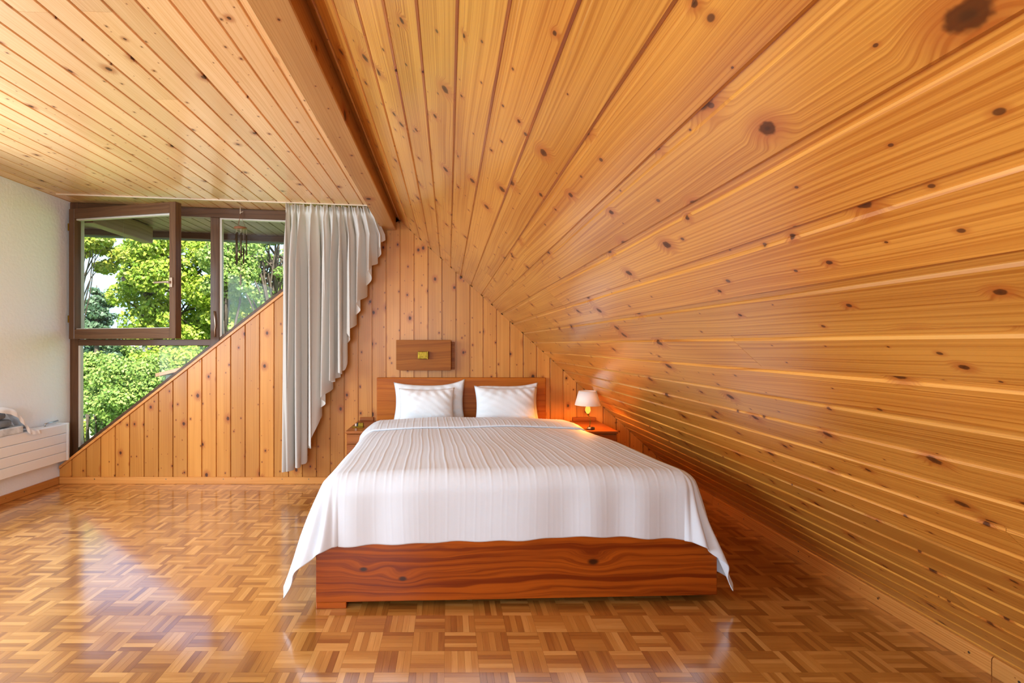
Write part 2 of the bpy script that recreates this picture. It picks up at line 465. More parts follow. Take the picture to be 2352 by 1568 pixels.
def parquet_mat():
    t = NT('parquet_oak')
    U, V = t.uv()
    g = t.n('NewGeometry'); oi = t.n('ObjectInfo')
    seed = t.math('FRACT', t.math('ADD', t.math('MULTIPLY', g.outputs['Random Per Island'], 13.37), t.math('MULTIPLY', oi.outputs['Random'], 7.93)))
    wn_ = t.n('TexWhiteNoise', noise_dimensions='1D'); t.l(t.math('MULTIPLY', seed, 997.0), wn_.inputs['W'])
    cs = t.n('SeparateColor'); t.l(wn_.outputs['Color'], cs.inputs[0])
    u2 = t.math('MULTIPLY_ADD', cs.outputs[0], 91.0, U); v2 = t.math('MULTIPLY_ADD', cs.outputs[1], 57.0, V)
    grain = t.noise(t.xyz(t.math('MULTIPLY', u2, 9.0), t.math('MULTIPLY', v2, 420.0)), 1.0, 3.0, 0.6)
    big = t.noise(t.xyz(t.math('MULTIPLY', u2, 5.0), t.math('MULTIPLY', v2, 60.0)), 1.0, 1.0)
    tone = t.math('POWER', cs.outputs[2], 1.15)
    tone = t.math('ADD', tone, t.math('MULTIPLY', t.math('SUBTRACT', grain, 0.5), 0.55), clamp=True)
    tone = t.math('ADD', tone, t.math('MULTIPLY', t.math('SUBTRACT', big, 0.5), 0.35), clamp=True)
    cr = t.n('ValToRGB'); t.l(tone, cr.inputs[0])
    e = cr.color_ramp.elements
    e[0].position = 0.0; e[0].color = (0.27, 0.088, 0.011, 1)
    e[1].position = 1.0; e[1].color = (0.66, 0.325, 0.085, 1)
    e2 = e.new(0.35); e2.color = (0.42, 0.165, 0.027, 1)
    e3 = e.new(0.72); e3.color = (0.51, 0.22, 0.042, 1)
    nrm = t.bump(grain, 0.06, 0.0006)
    tc = t.n('TexCoord')
    wav = t.noise(tc.outputs['Object'], 9, 2, 0.5, '3D')
    b = t.bsdf(cr.outputs[0], 0.42, coat=1.0, coat_rough=0.14, coat_ior=2.7, normal=nrm)
    return t.m
M['parquet'] = parquet_mat()

# ------------------------------------------------------------------ room dimensions (metres; viewer at x=0, y=0)
YP = 4.13            # face of the panelled gable wall
YW = 4.272           # plane of the window frame
XL = -3.217          # white wall on the left
YB = -2.2            # wall behind the viewer
CEIL_K = -0.0371
def zc(x): return 2.355 + CEIL_K * (x - XL)            # boarded dormer ceiling
SL = 0.915
def zr(x): return 1.799 - SL * x                       # right roof slope
CAPK = 0.7793
def zl(x): return 0.118 + CAPK * (x + 3.208)           # left slanted edge of the panelling
BX0, BX1, BZ = -0.553, -0.433, 2.087                   # ridge beam

# floor ---------------------------------------------------------------------------------------------
floor = mesh_obj('floor', [(-3.4, -2.4, -0.012), (2.1, -2.4, -0.012), (2.1, 4.32, -0.012), (-3.4, 4.32, -0.012),
                           (-3.4, -2.4, -0.2), (2.1, -2.4, -0.2), (2.1, 4.32, -0.2), (-3.4, 4.32, -0.2)],
                 [(0, 1, 2, 3), (7, 6, 5, 4), (0, 4, 5, 1), (1, 5, 6, 2), (2, 6, 7, 3), (3, 7, 4, 0)], M['board_back'])
tag(floor, 'honey oak mosaic parquet floor in basket weave squares of five strips', 'floor', kind='structure')
S_ = 0.1228
def strip_shape(cx, cy, horiz):
    w = S_ / 5 / 2 - 0.00022; l = S_ / 2 - 0.00025
    pts = [(-l, -w, 0), (l, -w, 0), (l, w, 0), (-l, w, 0), (-l, -w, -0.011), (l, -w, -0.011), (l, w, -0.011), (-l, w, -0.011)]
    uv = [(p[0], p[1]) for p in pts]
    if horiz: v = [(cx + p[0], cy + p[1], p[2]) for p in pts]
    else: v = [(cx - p[1], cy + p[0], p[2]) for p in pts]
    return v, uv
SF = [(0, 1, 2, 3), (4, 5, 1, 0), (5, 6, 2, 1), (6, 7, 3, 2), (7, 4, 0, 3)]
strips = []
GX0, GY0 = -0.0146, 2.0
for i in range(-27, 17):
    for j in range(-35, 18):
        x0 = GX0 + i * S_; y0 = GY0 + j * S_
        if x0 < XL - 0.12 or x0 > 1.95 or y0 < YB - 0.1 or y0 > YP - 0.002: continue
        horiz = (i + j) % 2 == 1     # square right of x=-0.0146 just below y=2.0 runs across
        for k in range(5):
            o = (k + 0.5) * S_ / 5
            cx, cy = (x0 + S_ / 2, y0 + o) if horiz else (x0 + o, y0 + S_ / 2)
            strips.append((cx, cy, horiz))
def in_view(cx, cy):
    if cy < 1.72: return False
    x = VPX + cx / cy * F_PX; y = VPY + EYE / cy * F_PX
    if not (4 < x < 2348 and y < 1562): return False
    if cy > 2.16 and -0.8 < cx < 1.3: return False
    return cx < 1.86
vis = sorted([s for s in strips if in_view(s[0], s[1])], key=lambda s: s[1])[:300]
near = set(vis)
v0, uv0 = strip_shape(0, 0, True)
sm = bpy.data.meshes.new('parquet_strip'); sm.from_pydata(v0, [], SF); sm.update()
ul = sm.uv_layers.new(name='UVMap'); ul.data.foreach_set('uv', np.array([uv0[i] for f in SF for i in f]).ravel()); sm.materials.append(M['parquet'])
for (cx, cy, h) in vis:
    o = bpy.data.objects.new('parquet_strip', sm); o.location = (cx, cy, 0)
    if not h: o.rotation_euler = (0, 0, math.pi / 2)
    link(o, floor)
V_, F_, U_ = [], [], []
for s in strips:
    if s in near: continue
    v, uvp = strip_shape(*s); b = len(V_); V_ += v
    F_ += [tuple(b + q for q in f) for f in SF]; U_ += [uvp[q] for f in SF for q in f]
rest = mesh_obj('parquet_field', V_, F_, M['parquet'], floor, uvs=U_)
rest['kind'] = 'stuff'

# boards with a rebated joint ---------------------------------------------------------------------
def board(name, mat, parent, origin, ev, el, en, width, l0, l1, g=0.010, d=0.006, c=0.002, depth=0.014, end=None, start=None, extra=()):
    """profile across ev (0..width), length along el (l0..l1), face at t=0, en points out into the room"""
    prof = [(0, d), (g, d), (g, c), (g + c, 0)] + [(e, 0) for e in extra if g + c < e < width - c] + [(width - c, 0), (width, c), (width, depth), (0, depth)]
    origin, ev, el, en = Vector(origin), Vector(ev), Vector(el), Vector(en)
    verts, uvs_v = [], []
    ou, ov = random.uniform(0, 80), random.uniform(0, 80)
    run = 0; acc = [0]
    for a, b in zip(prof, prof[1:]): run += math.hypot(b[0] - a[0], b[1] - a[1]); acc.append(run)
    n = len(prof)
    for side in (0, 1):
        for i, (v, t) in enumerate(prof):
            l = (l0 if start is None else start(v)) if side == 0 else (l1 if end is None else end(v))
            verts.append(origin + ev * v + el * l - en * t)
            uvs_v.append((l + ou, v + ov))
    faces = [(i, (i + 1) % n, n + (i + 1) % n, n + i) for i in range(n)]
    faces += [tuple(range(n))[::-1], tuple(range(n, 2 * n))]
    if ev.cross(el).dot(en) < 0: faces = [f[::-1] for f in faces]
    uvs = [uvs_v[q] for f in faces for q in f]
    return mesh_obj(name, verts, faces, mat, parent, uvs=uvs)

# dormer ceiling on the left ----------------------------------------------------------------------
up = Vector((-CEIL_K, 0, 1)).normalized()
ceil = mesh_obj('ceiling', [(XL - 0.15, YB - 0.1, zc(XL - 0.15) + 0.013), (BX0 + 0.06, YB - 0.1, zc(BX0 + 0.06) + 0.013), (BX0 + 0.06, 4.33, zc(BX0 + 0.06) + 0.013), (XL - 0.15, 4.33, zc(XL - 0.15) + 0.013),
                            (XL - 0.15, YB - 0.1, 2.6), (BX0 + 0.06, YB - 0.1, 2.6), (BX0 + 0.06, 4.33, 2.6), (XL - 0.15, 4.33, 2.6)],
                [(3, 2, 1, 0), (4, 5, 6, 7), (0, 1, 5, 4), (1, 2, 6, 5), (2, 3, 7, 6), (3, 0, 4, 7)], M['board_back'])
tag(ceil, 'nearly flat dormer ceiling of knotty pine boards, daylight paleness in their colour, beside the ridge beam', 'ceiling', kind='structure')
PITCH = 0.1146
x = -0.675 + PITCH
edges = []
while x > XL:
    edges.append(x); x -= PITCH
for e in edges:
    x1 = min(e, BX0 + 0.01); x0 = max(e - PITCH, XL)
    if x1 - x0 < 0.02: continue
    cuts = [YB]
    if random.random() < 0.45: cuts.append(random.uniform(0.9, 3.5))
    cuts.append(4.29)
    for a, b in zip(cuts, cuts[1:]):
        aa = a + (0.0012 if a != YB else 0)
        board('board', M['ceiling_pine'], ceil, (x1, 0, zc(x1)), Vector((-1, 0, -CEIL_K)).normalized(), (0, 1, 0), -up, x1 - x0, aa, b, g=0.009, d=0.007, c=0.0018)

# ridge beam ---------------------------------------------------------------------------------------
beam = prism('ridge_beam', [(BX0 + 0.004, BZ), (BX1 - 0.004, BZ), (BX1, BZ + 0.004), (BX1, 2.3), (BX0, 2.3), (BX0, BZ + 0.004)], YB, YP - 0.004, M['beam_pine'], grain=1)
tag(beam, 'square pine ridge beam running between the flat boards and the roof slope', 'beam', kind='structure')

# right roof slope ---------------------------------------------------------------------------------
cs_, sn_ = math.cos(math.atan(SL)), math.sin(math.atan(SL))
sd = Vector((cs_, 0, -sn_)); sn = Vector((-sn_, 0, -cs_))     # down the slope, into the room
o0 = Vector((BX1 - 0.05, 0, zr(BX1 - 0.05)))
def slab(p0, p1, nrm, th, y0, y1):
    a, b = Vector(p0) - nrm * 0.013, Vector(p1) - nrm * 0.013
    q = [a, b, b - nrm * th, a - nrm * th]
    return [(p.x, y0, p.z) for p in q] + [(p.x, y1, p.z) for p in q], [(0, 1, 2, 3), (7, 6, 5, 4), (0, 4, 5, 1), (1, 5, 6, 2), (2, 6, 7, 3), (3, 7, 4, 0)]
v, f = slab(o0, (2.0, 0, zr(2.0)), sn, 0.15, YB - 0.1, YP + 0.1)
slope = mesh_obj('ceiling_slope', v, f, M['board_back'])
tag(slope, 'steep roof slope of wide varnished amber pine boards right of the bed', 'ceiling', kind='structure')
SP = 0.0840 / cs_
k0 = 0.52 - 0.084 * 12
xs = k0
while xs < 1.93:
    xa = max(xs, BX1 - 0.02); xb = min(xs + 0.084, 1.955)
    if xb - xa > 0.015:
        cuts = [YB]
        if random.random() < 0.3: cuts.append(random.uniform(0.6, 3.8))
        cuts.append(YP - 0.001)
        for a, b in zip(cuts, cuts[1:]):
            aa = a + (0.001 if a != YB else 0)
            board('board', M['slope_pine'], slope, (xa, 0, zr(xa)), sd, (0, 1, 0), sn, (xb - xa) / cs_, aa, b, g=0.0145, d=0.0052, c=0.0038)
    xs += 0.084

# panelled gable wall ------------------------------------------------------------------------------
wall = prism('wall_far', [(XL, -0.1), (2.0, -0.1), (2.0, 0.0), (BX1, zr(BX1) + 0.03), (BX0, zl(BX0) + 0.01), (XL, zl(XL))], YP + 0.013, 4.235, M['board_back'])
tag(wall, 'gable wall of upright knotty pine boards behind the bed', 'wall', kind='structure')
seams_px = [130.6, 163.8]
while seams_px[-1] < 650: seams_px.append(seams_px[-1] + 33.2)
while seams_px[-1] < 1070: seams_px.append(seams_px[-1] + 32.07)
while seams_px[-1] < 1600: seams_px.append(seams_px[-1] + 30.6)
APX = (BX0 + BX1) / 2
def ztop(x):
    if x < BX0: return zl(x)
    if x < BX1: return min(zl(BX0), BZ + 0.03)
    return zr(x)
for a, b in zip(seams_px, seams_px[1:]):
    xa, xb = (a - VPX) / F_PX * YP, (b - VPX) / F_PX * YP
    xa = max(xa, XL + 0.002)
    if xb > 1.95: xb = 1.95
    if xb - xa < 0.02: continue
    if max(ztop(xa), ztop(xb)) < 0.07: continue
    ex = [q - xa for q in (BX0, BX1) if xa < q < xb]
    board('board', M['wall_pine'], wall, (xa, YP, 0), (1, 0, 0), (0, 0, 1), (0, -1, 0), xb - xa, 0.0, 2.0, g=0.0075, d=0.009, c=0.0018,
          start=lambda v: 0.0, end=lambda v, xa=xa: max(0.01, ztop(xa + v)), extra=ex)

# slanted cap between panelling and window ---------------------------------------------------------
nl = Vector((-CAPK, 0, 1)).normalized()
def off_line(x, d): p = Vector((x, 0, zl(x))) + nl * d; return (p.x, p.z)
cap = prism('trim_1', [off_line(XL + 0.01, 0.001), off_line(BX0 - 0.01, 0.001), off_line(BX0 - 0.01, 0.021), off_line(XL + 0.024, 0.021)], YP - 0.012, 4.246, M['trim_pine'], bevel=0.002)
tag(cap, 'slanted pine capping board along the top of the panelling under the window', 'trim', kind='structure')

# left wall with an assumed side window opening (outside the frame), rear wall --------------------
WY0, WY1, WZ0, WZ1 = -0.1, 3.0, 0.62, 2.2
bm = bmesh.new()
for lo, hi in (((XL - 0.14, YB, -0.1), (XL, WY0, 2.45)), ((XL - 0.14, WY1, -0.1), (XL, 4.32, 2.45)), ((XL - 0.14, WY0, -0.1), (XL, WY1, WZ0)), ((XL - 0.14, WY0, WZ1), (XL, WY1, 2.45))):
    add_box(bm, lo, hi)
wl_ = bm_obj('wall_left', bm, M['plaster'])
tag(wl_, 'rough white plastered wall left of the slanted window', 'wall', kind='structure')
w2 = empty('window_assumed', (XL, 1.45, WZ0)); tag(w2, 'assumed wide side window in the white wall, unseen beyond the picture edge', 'window', kind='structure')  # unseen window, assumed from the light that comes from the left
def wpart(name, lo, hi, mat, parent, base, **kw):
    o = box(name, lo, hi, mat, parent, **kw); o.matrix_parent_inverse = Matrix.Translation(-Vector(base)); return o
for lo, hi in (((XL - 0.13, WY0, WZ0), (XL - 0.06, WY0 + 0.07, WZ1)), ((XL - 0.13, WY1 - 0.07, WZ0), (XL - 0.06, WY1, WZ1)), ((XL - 0.13, 1.41, WZ0), (XL - 0.06, 1.49, WZ1)),
               ((XL - 0.13, WY0, WZ0), (XL - 0.06, WY1, WZ0 + 0.07)), ((XL - 0.13, WY0, WZ1 - 0.07), (XL - 0.06, WY1, WZ1))):
    wpart('frame', lo, hi, M['brown_frame'], w2, (XL, 1.45, WZ0))
bm = bmesh.new()
RX0, RX1, RZ0, RZ1 = -2.3, 0.5, 0.65, 2.05
for lo, hi in (((XL, YB - 0.14, -0.1), (RX0, YB, 2.5)), ((RX1, YB - 0.14, -0.1), (2.0, YB, 2.5)), ((RX0, YB - 0.14, -0.1), (RX1, YB, RZ0)), ((RX0, YB - 0.14, RZ1), (RX1, YB, 2.5))):
    add_box(bm, lo, hi)
wb = bm_obj('wall_back', bm, M['plaster'])
tag(wb, 'white plastered wall behind the viewer', 'wall', kind='structure')
w3 = empty('window_added', (-0.9, YB, RZ0)); tag(w3, 'added window opening for the fill light behind the viewer', 'window', kind='structure')  # unseen window invented to go with the rear fill light
for lo, hi in (((RX0, YB - 0.1, RZ0), (RX0 + 0.07, YB - 0.04, RZ1)), ((RX1 - 0.07, YB - 0.1, RZ0), (RX1, YB - 0.04, RZ1)), ((-0.94, YB - 0.1, RZ0), (-0.86, YB - 0.04, RZ1)),
               ((RX0, YB - 0.1, RZ0), (RX1, YB - 0.04, RZ0 + 0.07)), ((RX0, YB - 0.1, RZ1 - 0.07), (RX1, YB - 0.04, RZ1))):
    wpart('frame', lo, hi, M['brown_frame'], w3, (-0.9, YB, RZ0))

# baseboards ---------------------------------------------------------------------------------------
def screws(parent, pts, n, r=0.0042):
    n = Vector(n)
    for p in pts:
        p = Vector(p)
        t_ = tube('screw', [p - n * 0.002, p + n * 0.0008], r, M['screw'], parent, 10, False)
bf = prism('baseboard_far', [(XL + 0.017, 0.0), (1.87, 0.0), (1.87, 0.057), (XL + 0.017, 0.057)], YP - 0.016, YP - 0.0005, M['trim_pine'], bevel=0.0025)
tag(bf, 'plain pine baseboard along the foot of the panelled gable wall', 'baseboard', kind='structure')
screws(bf, [px(xx, 1100, YP - 0.016) for xx in (217, 381, 513, 648, 709)], (0, -1, 0), 0.0045)
bl = empty('baseboard_left', (XL, 1, 0)); tag(bl, 'pine baseboard under the white radiator along the plastered wall', 'baseboard', kind='structure')
o = box('board', (XL + 0.0005, WY0 - 1.5, 0), (XL + 0.016, YP - 0.0005, 0.06), M['trim_pine'], bl, 0.0025); o.matrix_parent_inverse = Matrix.Translation((-XL, -1, 0))
o = tube('screw', [(XL + 0.013, 3.78, 0.035), (XL + 0.0168, 3.78, 0.035)], 0.0045, M['screw'], bl, 10, False); o.matrix_parent_inverse = Matrix.Translation((-XL, -1, 0))
br = empty('baseboard_right', (1.887, 1, 0)); tag(br, 'pine baseboard at the foot of the roof slope, fixed with screws', 'baseboard', kind='structure')
def brpart(o): o.matrix_parent_inverse = Matrix.Translation((-1.887, -1, 0)); return o
for ya, yb in ((YB + 0.01, 1.738), (1.741, 3.575), (3.578, YP - 0.02)):
    bm = bmesh.new()
    prof = [(1.887, 0.0), (1.887, 0.052), (1.8885, 0.058), (1.8925, 0.0635), (1.899, 0.066), (1.912, 0.066), (1.912, 0.0)]
    a = [bm.verts.new((p[0], ya, p[1])) for p in prof]; b = [bm.verts.new((p[0], yb, p[1])) for p in prof]
    bm.faces.new(a); bm.faces.new(b[::-1])
    for i in range(len(prof)): bm.faces.new((a[i], b[i], b[(i + 1) % 7], a[(i + 1) % 7]))
    brpart(bm_obj('board', bm, M['trim_pine'], br, grain=1))
for yy in (1.655, 1.815, 2.2, 2.7, 3.2, 3.5):
    brpart(tube('screw', [(1.8875, yy, 0.033), (1.8862, yy, 0.033)], 0.0045, M['screw'], br, 10, False))

# ------------------------------------------------------------------ slanted window over the panelling
win = empty('window_1', (XL, YW, 0.3)); tag(win, 'brown framed window with a slanted foot, its sash open inwards over the garden', 'window', kind='structure')
WINV = Matrix.Translation((-XL, -YW, -0.3))
def wp(o): o.matrix_parent_inverse = WINV; return o
YF0, YF1 = YW - 0.02, YW + 0.045
def frame_poly(name, poly, y0=YF0, y1=YF1, mat='brown_frame', bev=0.003): return wp(prism(name, poly, y0, y1, M[mat], win, bevel=bev))
def sl(x, d=0.0): return zl(x) + d / nl.z
RD = 0.083
frame_poly('frame_jamb', [(XL + 0.001, sl(XL)), (XL + 0.07, sl(XL + 0.07)), (XL + 0.07, zc(XL) - 0.003), (XL + 0.001, zc(XL) - 0.003)])
frame_poly('frame_head', [(XL + 0.07, zc(XL) - 0.085), (-0.64, zc(-0.64) - 0.085), (-0.6, zc(-0.6) - 0.004), (XL + 0.07, zc(XL) - 0.006)], YF0 + 0.001)
frame_poly('frame_mullion', [(-2.022, sl(-2.022, 0.02)), (-1.945, sl(-1.945, 0.02)), (-1.945, zc(-1.945) - 0.085), (-2.022, zc(-2.022) - 0.085)])
frame_poly('frame_transom', [(XL + 0.07, 1.137), (-1.89, 1.137), (-1.89, 1.19), (XL + 0.07, 1.19)], YF0 + 0.002)
frame_poly('frame_slanted_rail', [off_line(XL + 0.075, 0.0), off_line(-0.62, 0.0), off_line(-0.655, RD), off_line(XL + 0.14, RD)], YF0 + 0.004)
# pale glazing beads and metal jamb liner
B = 0.012
frame_poly('glazing_bead', [(XL + 0.07, 1.19), (XL + 0.082, 1.19), (XL + 0.082, zc(XL) - 0.085), (XL + 0.07, zc(XL) - 0.085)], YW, YW + 0.04, 'bead', 0)
frame_poly('glazing_bead', [(XL + 0.07, sl(XL + 0.07, RD)), (XL + 0.088, sl(XL + 0.088, RD)), (XL + 0.088, 1.137), (XL + 0.07, 1.137)], YF0 + 0.006, YW + 0.02, 'bead', 0)
frame_poly('glazing_bead', [(-1.945, sl(-1.945, RD)), (-1.927, sl(-1.927, RD)), (-1.927, zc(-1.93) - 0.085), (-1.945, zc(-1.945) - 0.085)], YF0 + 0.006, YW + 0.02, 'bead', 0)
frame_poly('glazing_bead', [(-1.927, zc(-1.927) - 0.097), (-0.7, zc(-0.7) - 0.097), (-0.7, zc(-0.7) - 0.085), (-1.927, zc(-1.927) - 0.085)], YF0 + 0.006, YW + 0.02, 'bead', 0)
def pane(name, poly, y, parent, fix=True):
    o = mesh_obj(name, [(p[0], y, p[1]) for p in poly] + [(p[0], y + 0.006, p[1]) for p in poly],
                 [tuple(range(len(poly))), tuple(range(len(poly), 2 * len(poly)))[::-1]] + [(i, len(poly) + i, len(poly) + (i + 1) % len(poly), (i + 1) % len(poly)) for i in range(len(poly))], M['glass'], parent)
    return wp(o) if fix else o
xq = (1.137 - 0.118) / CAPK - 3.208
pane('pane', [(XL + 0.08, sl(XL + 0.08, 0.05)), (xq - 0.07, 1.13), (XL + 0.08, 1.13)], YW + 0.012, win)
pane('pane', [(-1.94, sl(-1.94, 0.05)), (-0.72, zc(-0.72) - 0.09), (-1.94, zc(-1.94) - 0.09)], YW + 0.012, win)
# striker latch on the mullion
wp(tube('latch', [(-1.985, YF0 - 0.012, 1.43), (-1.978, YF0 - 0.014, 1.36), (-1.974, YF0 - 0.012, 1.30), (-1.982, YF0 - 0.006, 1.27), (-1.98, YF0 - 0.004, 1.21)], 0.0055, M['bronze'], win, 8))
# open sash: local x from the hinge, local -y into the room
SW, TH = 1.15, math.radians(18.4)
sash = empty('sash', (0, 0, 0), 0, win)
sash.location = Vector((XL + 0.055, YF0 - 0.004, 0)) - Vector((XL, YW, 0.3)); sash.rotation_euler = (0, 0, -TH)
zt0 = 2.281; zt1 = zt0 - 0.04; zb = 1.192
def zt(u, d=0): return zt0 + (zt1 - zt0) * u / SW - d
ST, RL, T0, T1 = 0.062, 0.082, -0.058, 0.0
def spoly(name, poly, mat='brown_frame', y0=T0, y1=T1, bev=0.003): return prism(name, poly, y0, y1, M[mat], sash, bevel=bev)
spoly('stile', [(0, zb), (ST, zb), (ST, zt(ST)), (0, zt(0))])
spoly('stile', [(SW - ST, zb), (SW, zb), (SW, zt(SW)), (SW - ST, zt(SW - ST))])
spoly('rail', [(ST, zb), (SW - ST, zb), (SW - ST, zb + RL), (ST, zb + RL)], y0=T0 + 0.001)
spoly('rail', [(ST, zt(ST, RL)), (SW - ST, zt(SW - ST, RL)), (SW - ST, zt(SW - ST)), (ST, zt(ST))], y0=T0 + 0.001)
spoly('bead', [(ST, zt(ST, RL + 0.012)), (SW - ST, zt(SW - ST, RL + 0.012)), (SW - ST, zt(SW - ST, RL)), (ST, zt(ST, RL))], 'bead', T0 + 0.02, T1 - 0.004, 0)
spoly('bead', [(ST, zb + RL), (SW - ST, zb + RL), (SW - ST, zb + RL + 0.006), (ST, zb + RL + 0.006)], 'bead', T0 + 0.02, T1 - 0.004, 0)
pane('pane', [(ST - 0.005, zb + RL - 0.005), (SW - ST + 0.005, zb + RL - 0.005), (SW - ST + 0.005, zt(SW - ST, RL - 0.005)), (ST - 0.005, zt(ST, RL - 0.005))], -0.03, sash, False)
bm = bmesh.new()
add_box(bm, (SW - 0.05, T0 - 0.012, 1.585), (SW - 0.022, T0 + 0.001, 1.66), 0.002)
add_box(bm, (SW - 0.046, T0 - 0.04, 1.612), (SW - 0.026, T0 - 0.01, 1.632), 0.002)
add_box(bm, (SW - 0.17, T0 - 0.046, 1.615), (SW - 0.026, T0 - 0.036, 1.630), 0.003)
bm_obj('handle', bm, M['bronze'], sash)
for z in (1.33, 2.1):
    v, f = tube_data([(-0.004, T0 + 0.002, z), (-0.004, T0 + 0.002, z + 0.06)], 0.007, 8)
    mesh_obj('hinge', v, f, M['brass'], sash)

# eave beyond the window ---------------------------------------------------------------------------
eave = empty('eave', (-2.0, 4.4, 2.3)); tag(eave, 'dark brown boarded eave and fascia outside the window', 'eave', kind='structure')
def ep(o): o.matrix_parent_inverse = Matrix.Translation((2.0, -4.4, -2.3)); return o
YE = 5.48
x = -0.3
while x > -4.6:
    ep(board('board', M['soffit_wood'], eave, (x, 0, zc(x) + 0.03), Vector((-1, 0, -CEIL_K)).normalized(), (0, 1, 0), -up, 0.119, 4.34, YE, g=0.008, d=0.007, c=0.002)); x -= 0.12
ep(prism('fascia', [(-4.8, zc(-4.8) - 0.035), (-0.2, zc(-0.2) - 0.035), (-0.2, zc(-0.2) + 0.1), (-4.8, zc(-4.8) + 0.1)], YE, YE + 0.03, M['brown_frame'], eave))
ep(prism('gutter', [(-4.8, zc(-4.8) - 0.04), (-0.2, zc(-0.2) - 0.04), (-0.2, zc(-0.2) + 0.05), (-4.8, zc(-4.8) + 0.05)], YE + 0.035, YE + 0.12, M['roof_grey'], eave))
ep(prism('rafter', [(-3.18, 2.2), (-3.08, 2.2), (-3.08, 2.37), (-3.18, 2.37)], 4.34, 5.22, M['soffit_wood'], eave, bevel=0.004))
ep(prism('roof_deck', [(-4.8, zc(-4.8) + 0.06), (-0.2, zc(-0.2) + 0.06), (-0.2, zc(-0.2) + 0.12), (-4.8, zc(-4.8) + 0.12)], 4.34, YE, M['roof_grey'], eave))

# ------------------------------------------------------------------ curtain rail and curtain
YR = 4.0
rail = empty('curtain_rail', (-1.9, YR, 2.29)); tag(rail, 'slim white curtain rail screwed to the boarded ceiling above the window', 'curtain rail')
def rp(o): o.matrix_parent_inverse = Matrix.Translation((1.9, -YR, -2.29)); return o
def zrail(x): return zc(x)
rp(prism('track', [(-3.13, zc(-3.13) - 0.009), (-0.575, zc(-0.575) - 0.009), (-0.575, zc(-0.575) - 0.0005), (-3.13, zc(-3.13) - 0.0005)], YR - 0.009, YR + 0.009, M['track_white'], rail))
for q in range(15):
    xx = -1.29 + q * 0.0475
    rp(tube('glider', [(xx, YR, zc(xx) - 0.012), (xx + 0.004, YR, zc(xx) - 0.03)], 0.004, M['brass'], rail, 6))

HEM = [(657, 1079), (668, 1078), (697, 1064), (708, 1030), (722, 1016), (729, 962), (749, 912), (760, 880), (790, 850), (795, 800), (806, 762), (822, 716), (842, 664), (858, 610), (872, 585), (878, 560), (884, 548)]
hx = [(p[0] - VPX) / F_PX * YR for p in HEM]; hz = [EYE - (p[1] - VPY) / F_PX * YR for p in HEM]
NS, NTT = 420, 70
verts, faces, uvs = [], [], []
XA, XB = -1.297, -0.60
W0 = XB - XA
for it in range(NTT + 1):
    t = it / NTT
    for i in range(NS + 1):
        s = i / NS
        xb_ = XA + W0 * s
        flare = 0.085 * s ** 3
        xh = xb_ + flare
        zh = float(np.interp(xh, hx, hz))
        ztp = zc(xb_) - 0.022 + 0.008 * math.sin(s * 70)
        z = ztp + (zh - ztp) * t
        dn = (ztp - z)                                          # hang
        ph = 2 * math.pi * (11.5 * s + 0.55 * math.sin(5 * s + 1.0) + 0.3 * math.sin(11.0 * s))
        amp = 0.016 + 0.040 * min(1, dn / 0.45) + 0.018 * min(1, dn / 1.6)
        gather = math.exp(-((dn - 0.055) / 0.03) ** 2)
        ruff = math.exp(-(dn / 0.05) ** 2)
        fy = amp * math.sin(ph) + 0.30 * amp * math.sin(2.3 * ph + 1.3 + 1.2 * dn) - 0.02 * ruff * math.sin(3 * ph)
        fy *= (1 - 0.55 * gather)
        fx = 0.5 * amp * math.sin(2 * ph + 0.6) * min(1, dn / 0.25)
        grow = flare * min(1, dn / 0.22)
        verts.append((xb_ + grow + fx * 0.65, YR - 0.012 + fy, z)); uvs.append((s * 2.2, t * 2.0))
for it in range(NTT):
    for i in range(NS):
        a = it * (NS + 1) + i; faces.append((a, a + 1, a + NS + 2, a + NS + 1))
cur = mesh_obj('curtain', verts, faces, M['curtain'], None, True, uvs=[uvs[q] for f in faces for q in f])
tag(cur, 'gathered greige curtain with a diagonal hem hanging from the ceiling rail', 'curtain')

# ------------------------------------------------------------------ wind chime and hanging crystal at the window
YC = 4.215
wc = empty('wind_chime', px(552, 480, YC)); tag(wc, 'wooden wind chime with dark metal tubes hanging before the window', 'wind chime')
WCI = Matrix.Translation(-px(552, 480, YC))
def cp(o): o.matrix_parent_inverse = WCI; return o
hook = px(552, 476, YC)
knot = px(552, 491, YC)
cp(tube('cord', [hook, knot], 0.0035, M['string'], wc, 6))
cp(tube('cord', [knot + Vector((-0.004, 0, 0.01)), knot + Vector((0.012, -0.004, 0.014)), knot + Vector((0.026, -0.004, 0.018))], 0.0025, M['string'], wc, 6))
dc = px(552.5, 524, YC)
for an in (0.5, 2.6, 4.7):
    cp(tube('cord', [knot, dc + Vector((0.042 * math.cos(an), 0.042 * math.sin(an), 0.004))], 0.0014, M['chime_wood'], wc, 5))
cp(lathe('disc', [(0, -0.007), (0.05, -0.007), (0.053, 0), (0.05, 0.007), (0, 0.007)], M['chime_wood'], dc, wc, 28))
tubes = [(542.5, 536, 597, 0.0), (548, 535, 605, -0.03), (557, 537, 593, -0.03), (558.5, 570, 605, 0.01), (564, 539, 585, 0.02)]
for (tx, ta, tb, dy) in tubes:
    a, b = px(tx, ta, YC), px(tx, tb, YC); a.y += dy; b.y += dy
    cp(tube('chime_tube', [a, b], 0.0062, M['chime_tube'], wc, 10))
    cp(tube('cord', [Vector((a.x, a.y, dc.z - 0.005)), a], 0.0009, M['string'], wc, 4))
cp(lathe('clapper', [(0, -0.006), (0.016, -0.006), (0.016, 0.006), (0, 0.006)], M['chime_wood'], px(552.5, 579, YC), wc, 16))
cp(tube('cord', [dc, px(552.5, 632, YC)], 0.0009, M['string'], wc, 4))
a, b = px(552.5, 630, YC), px(552.5, 655, YC)
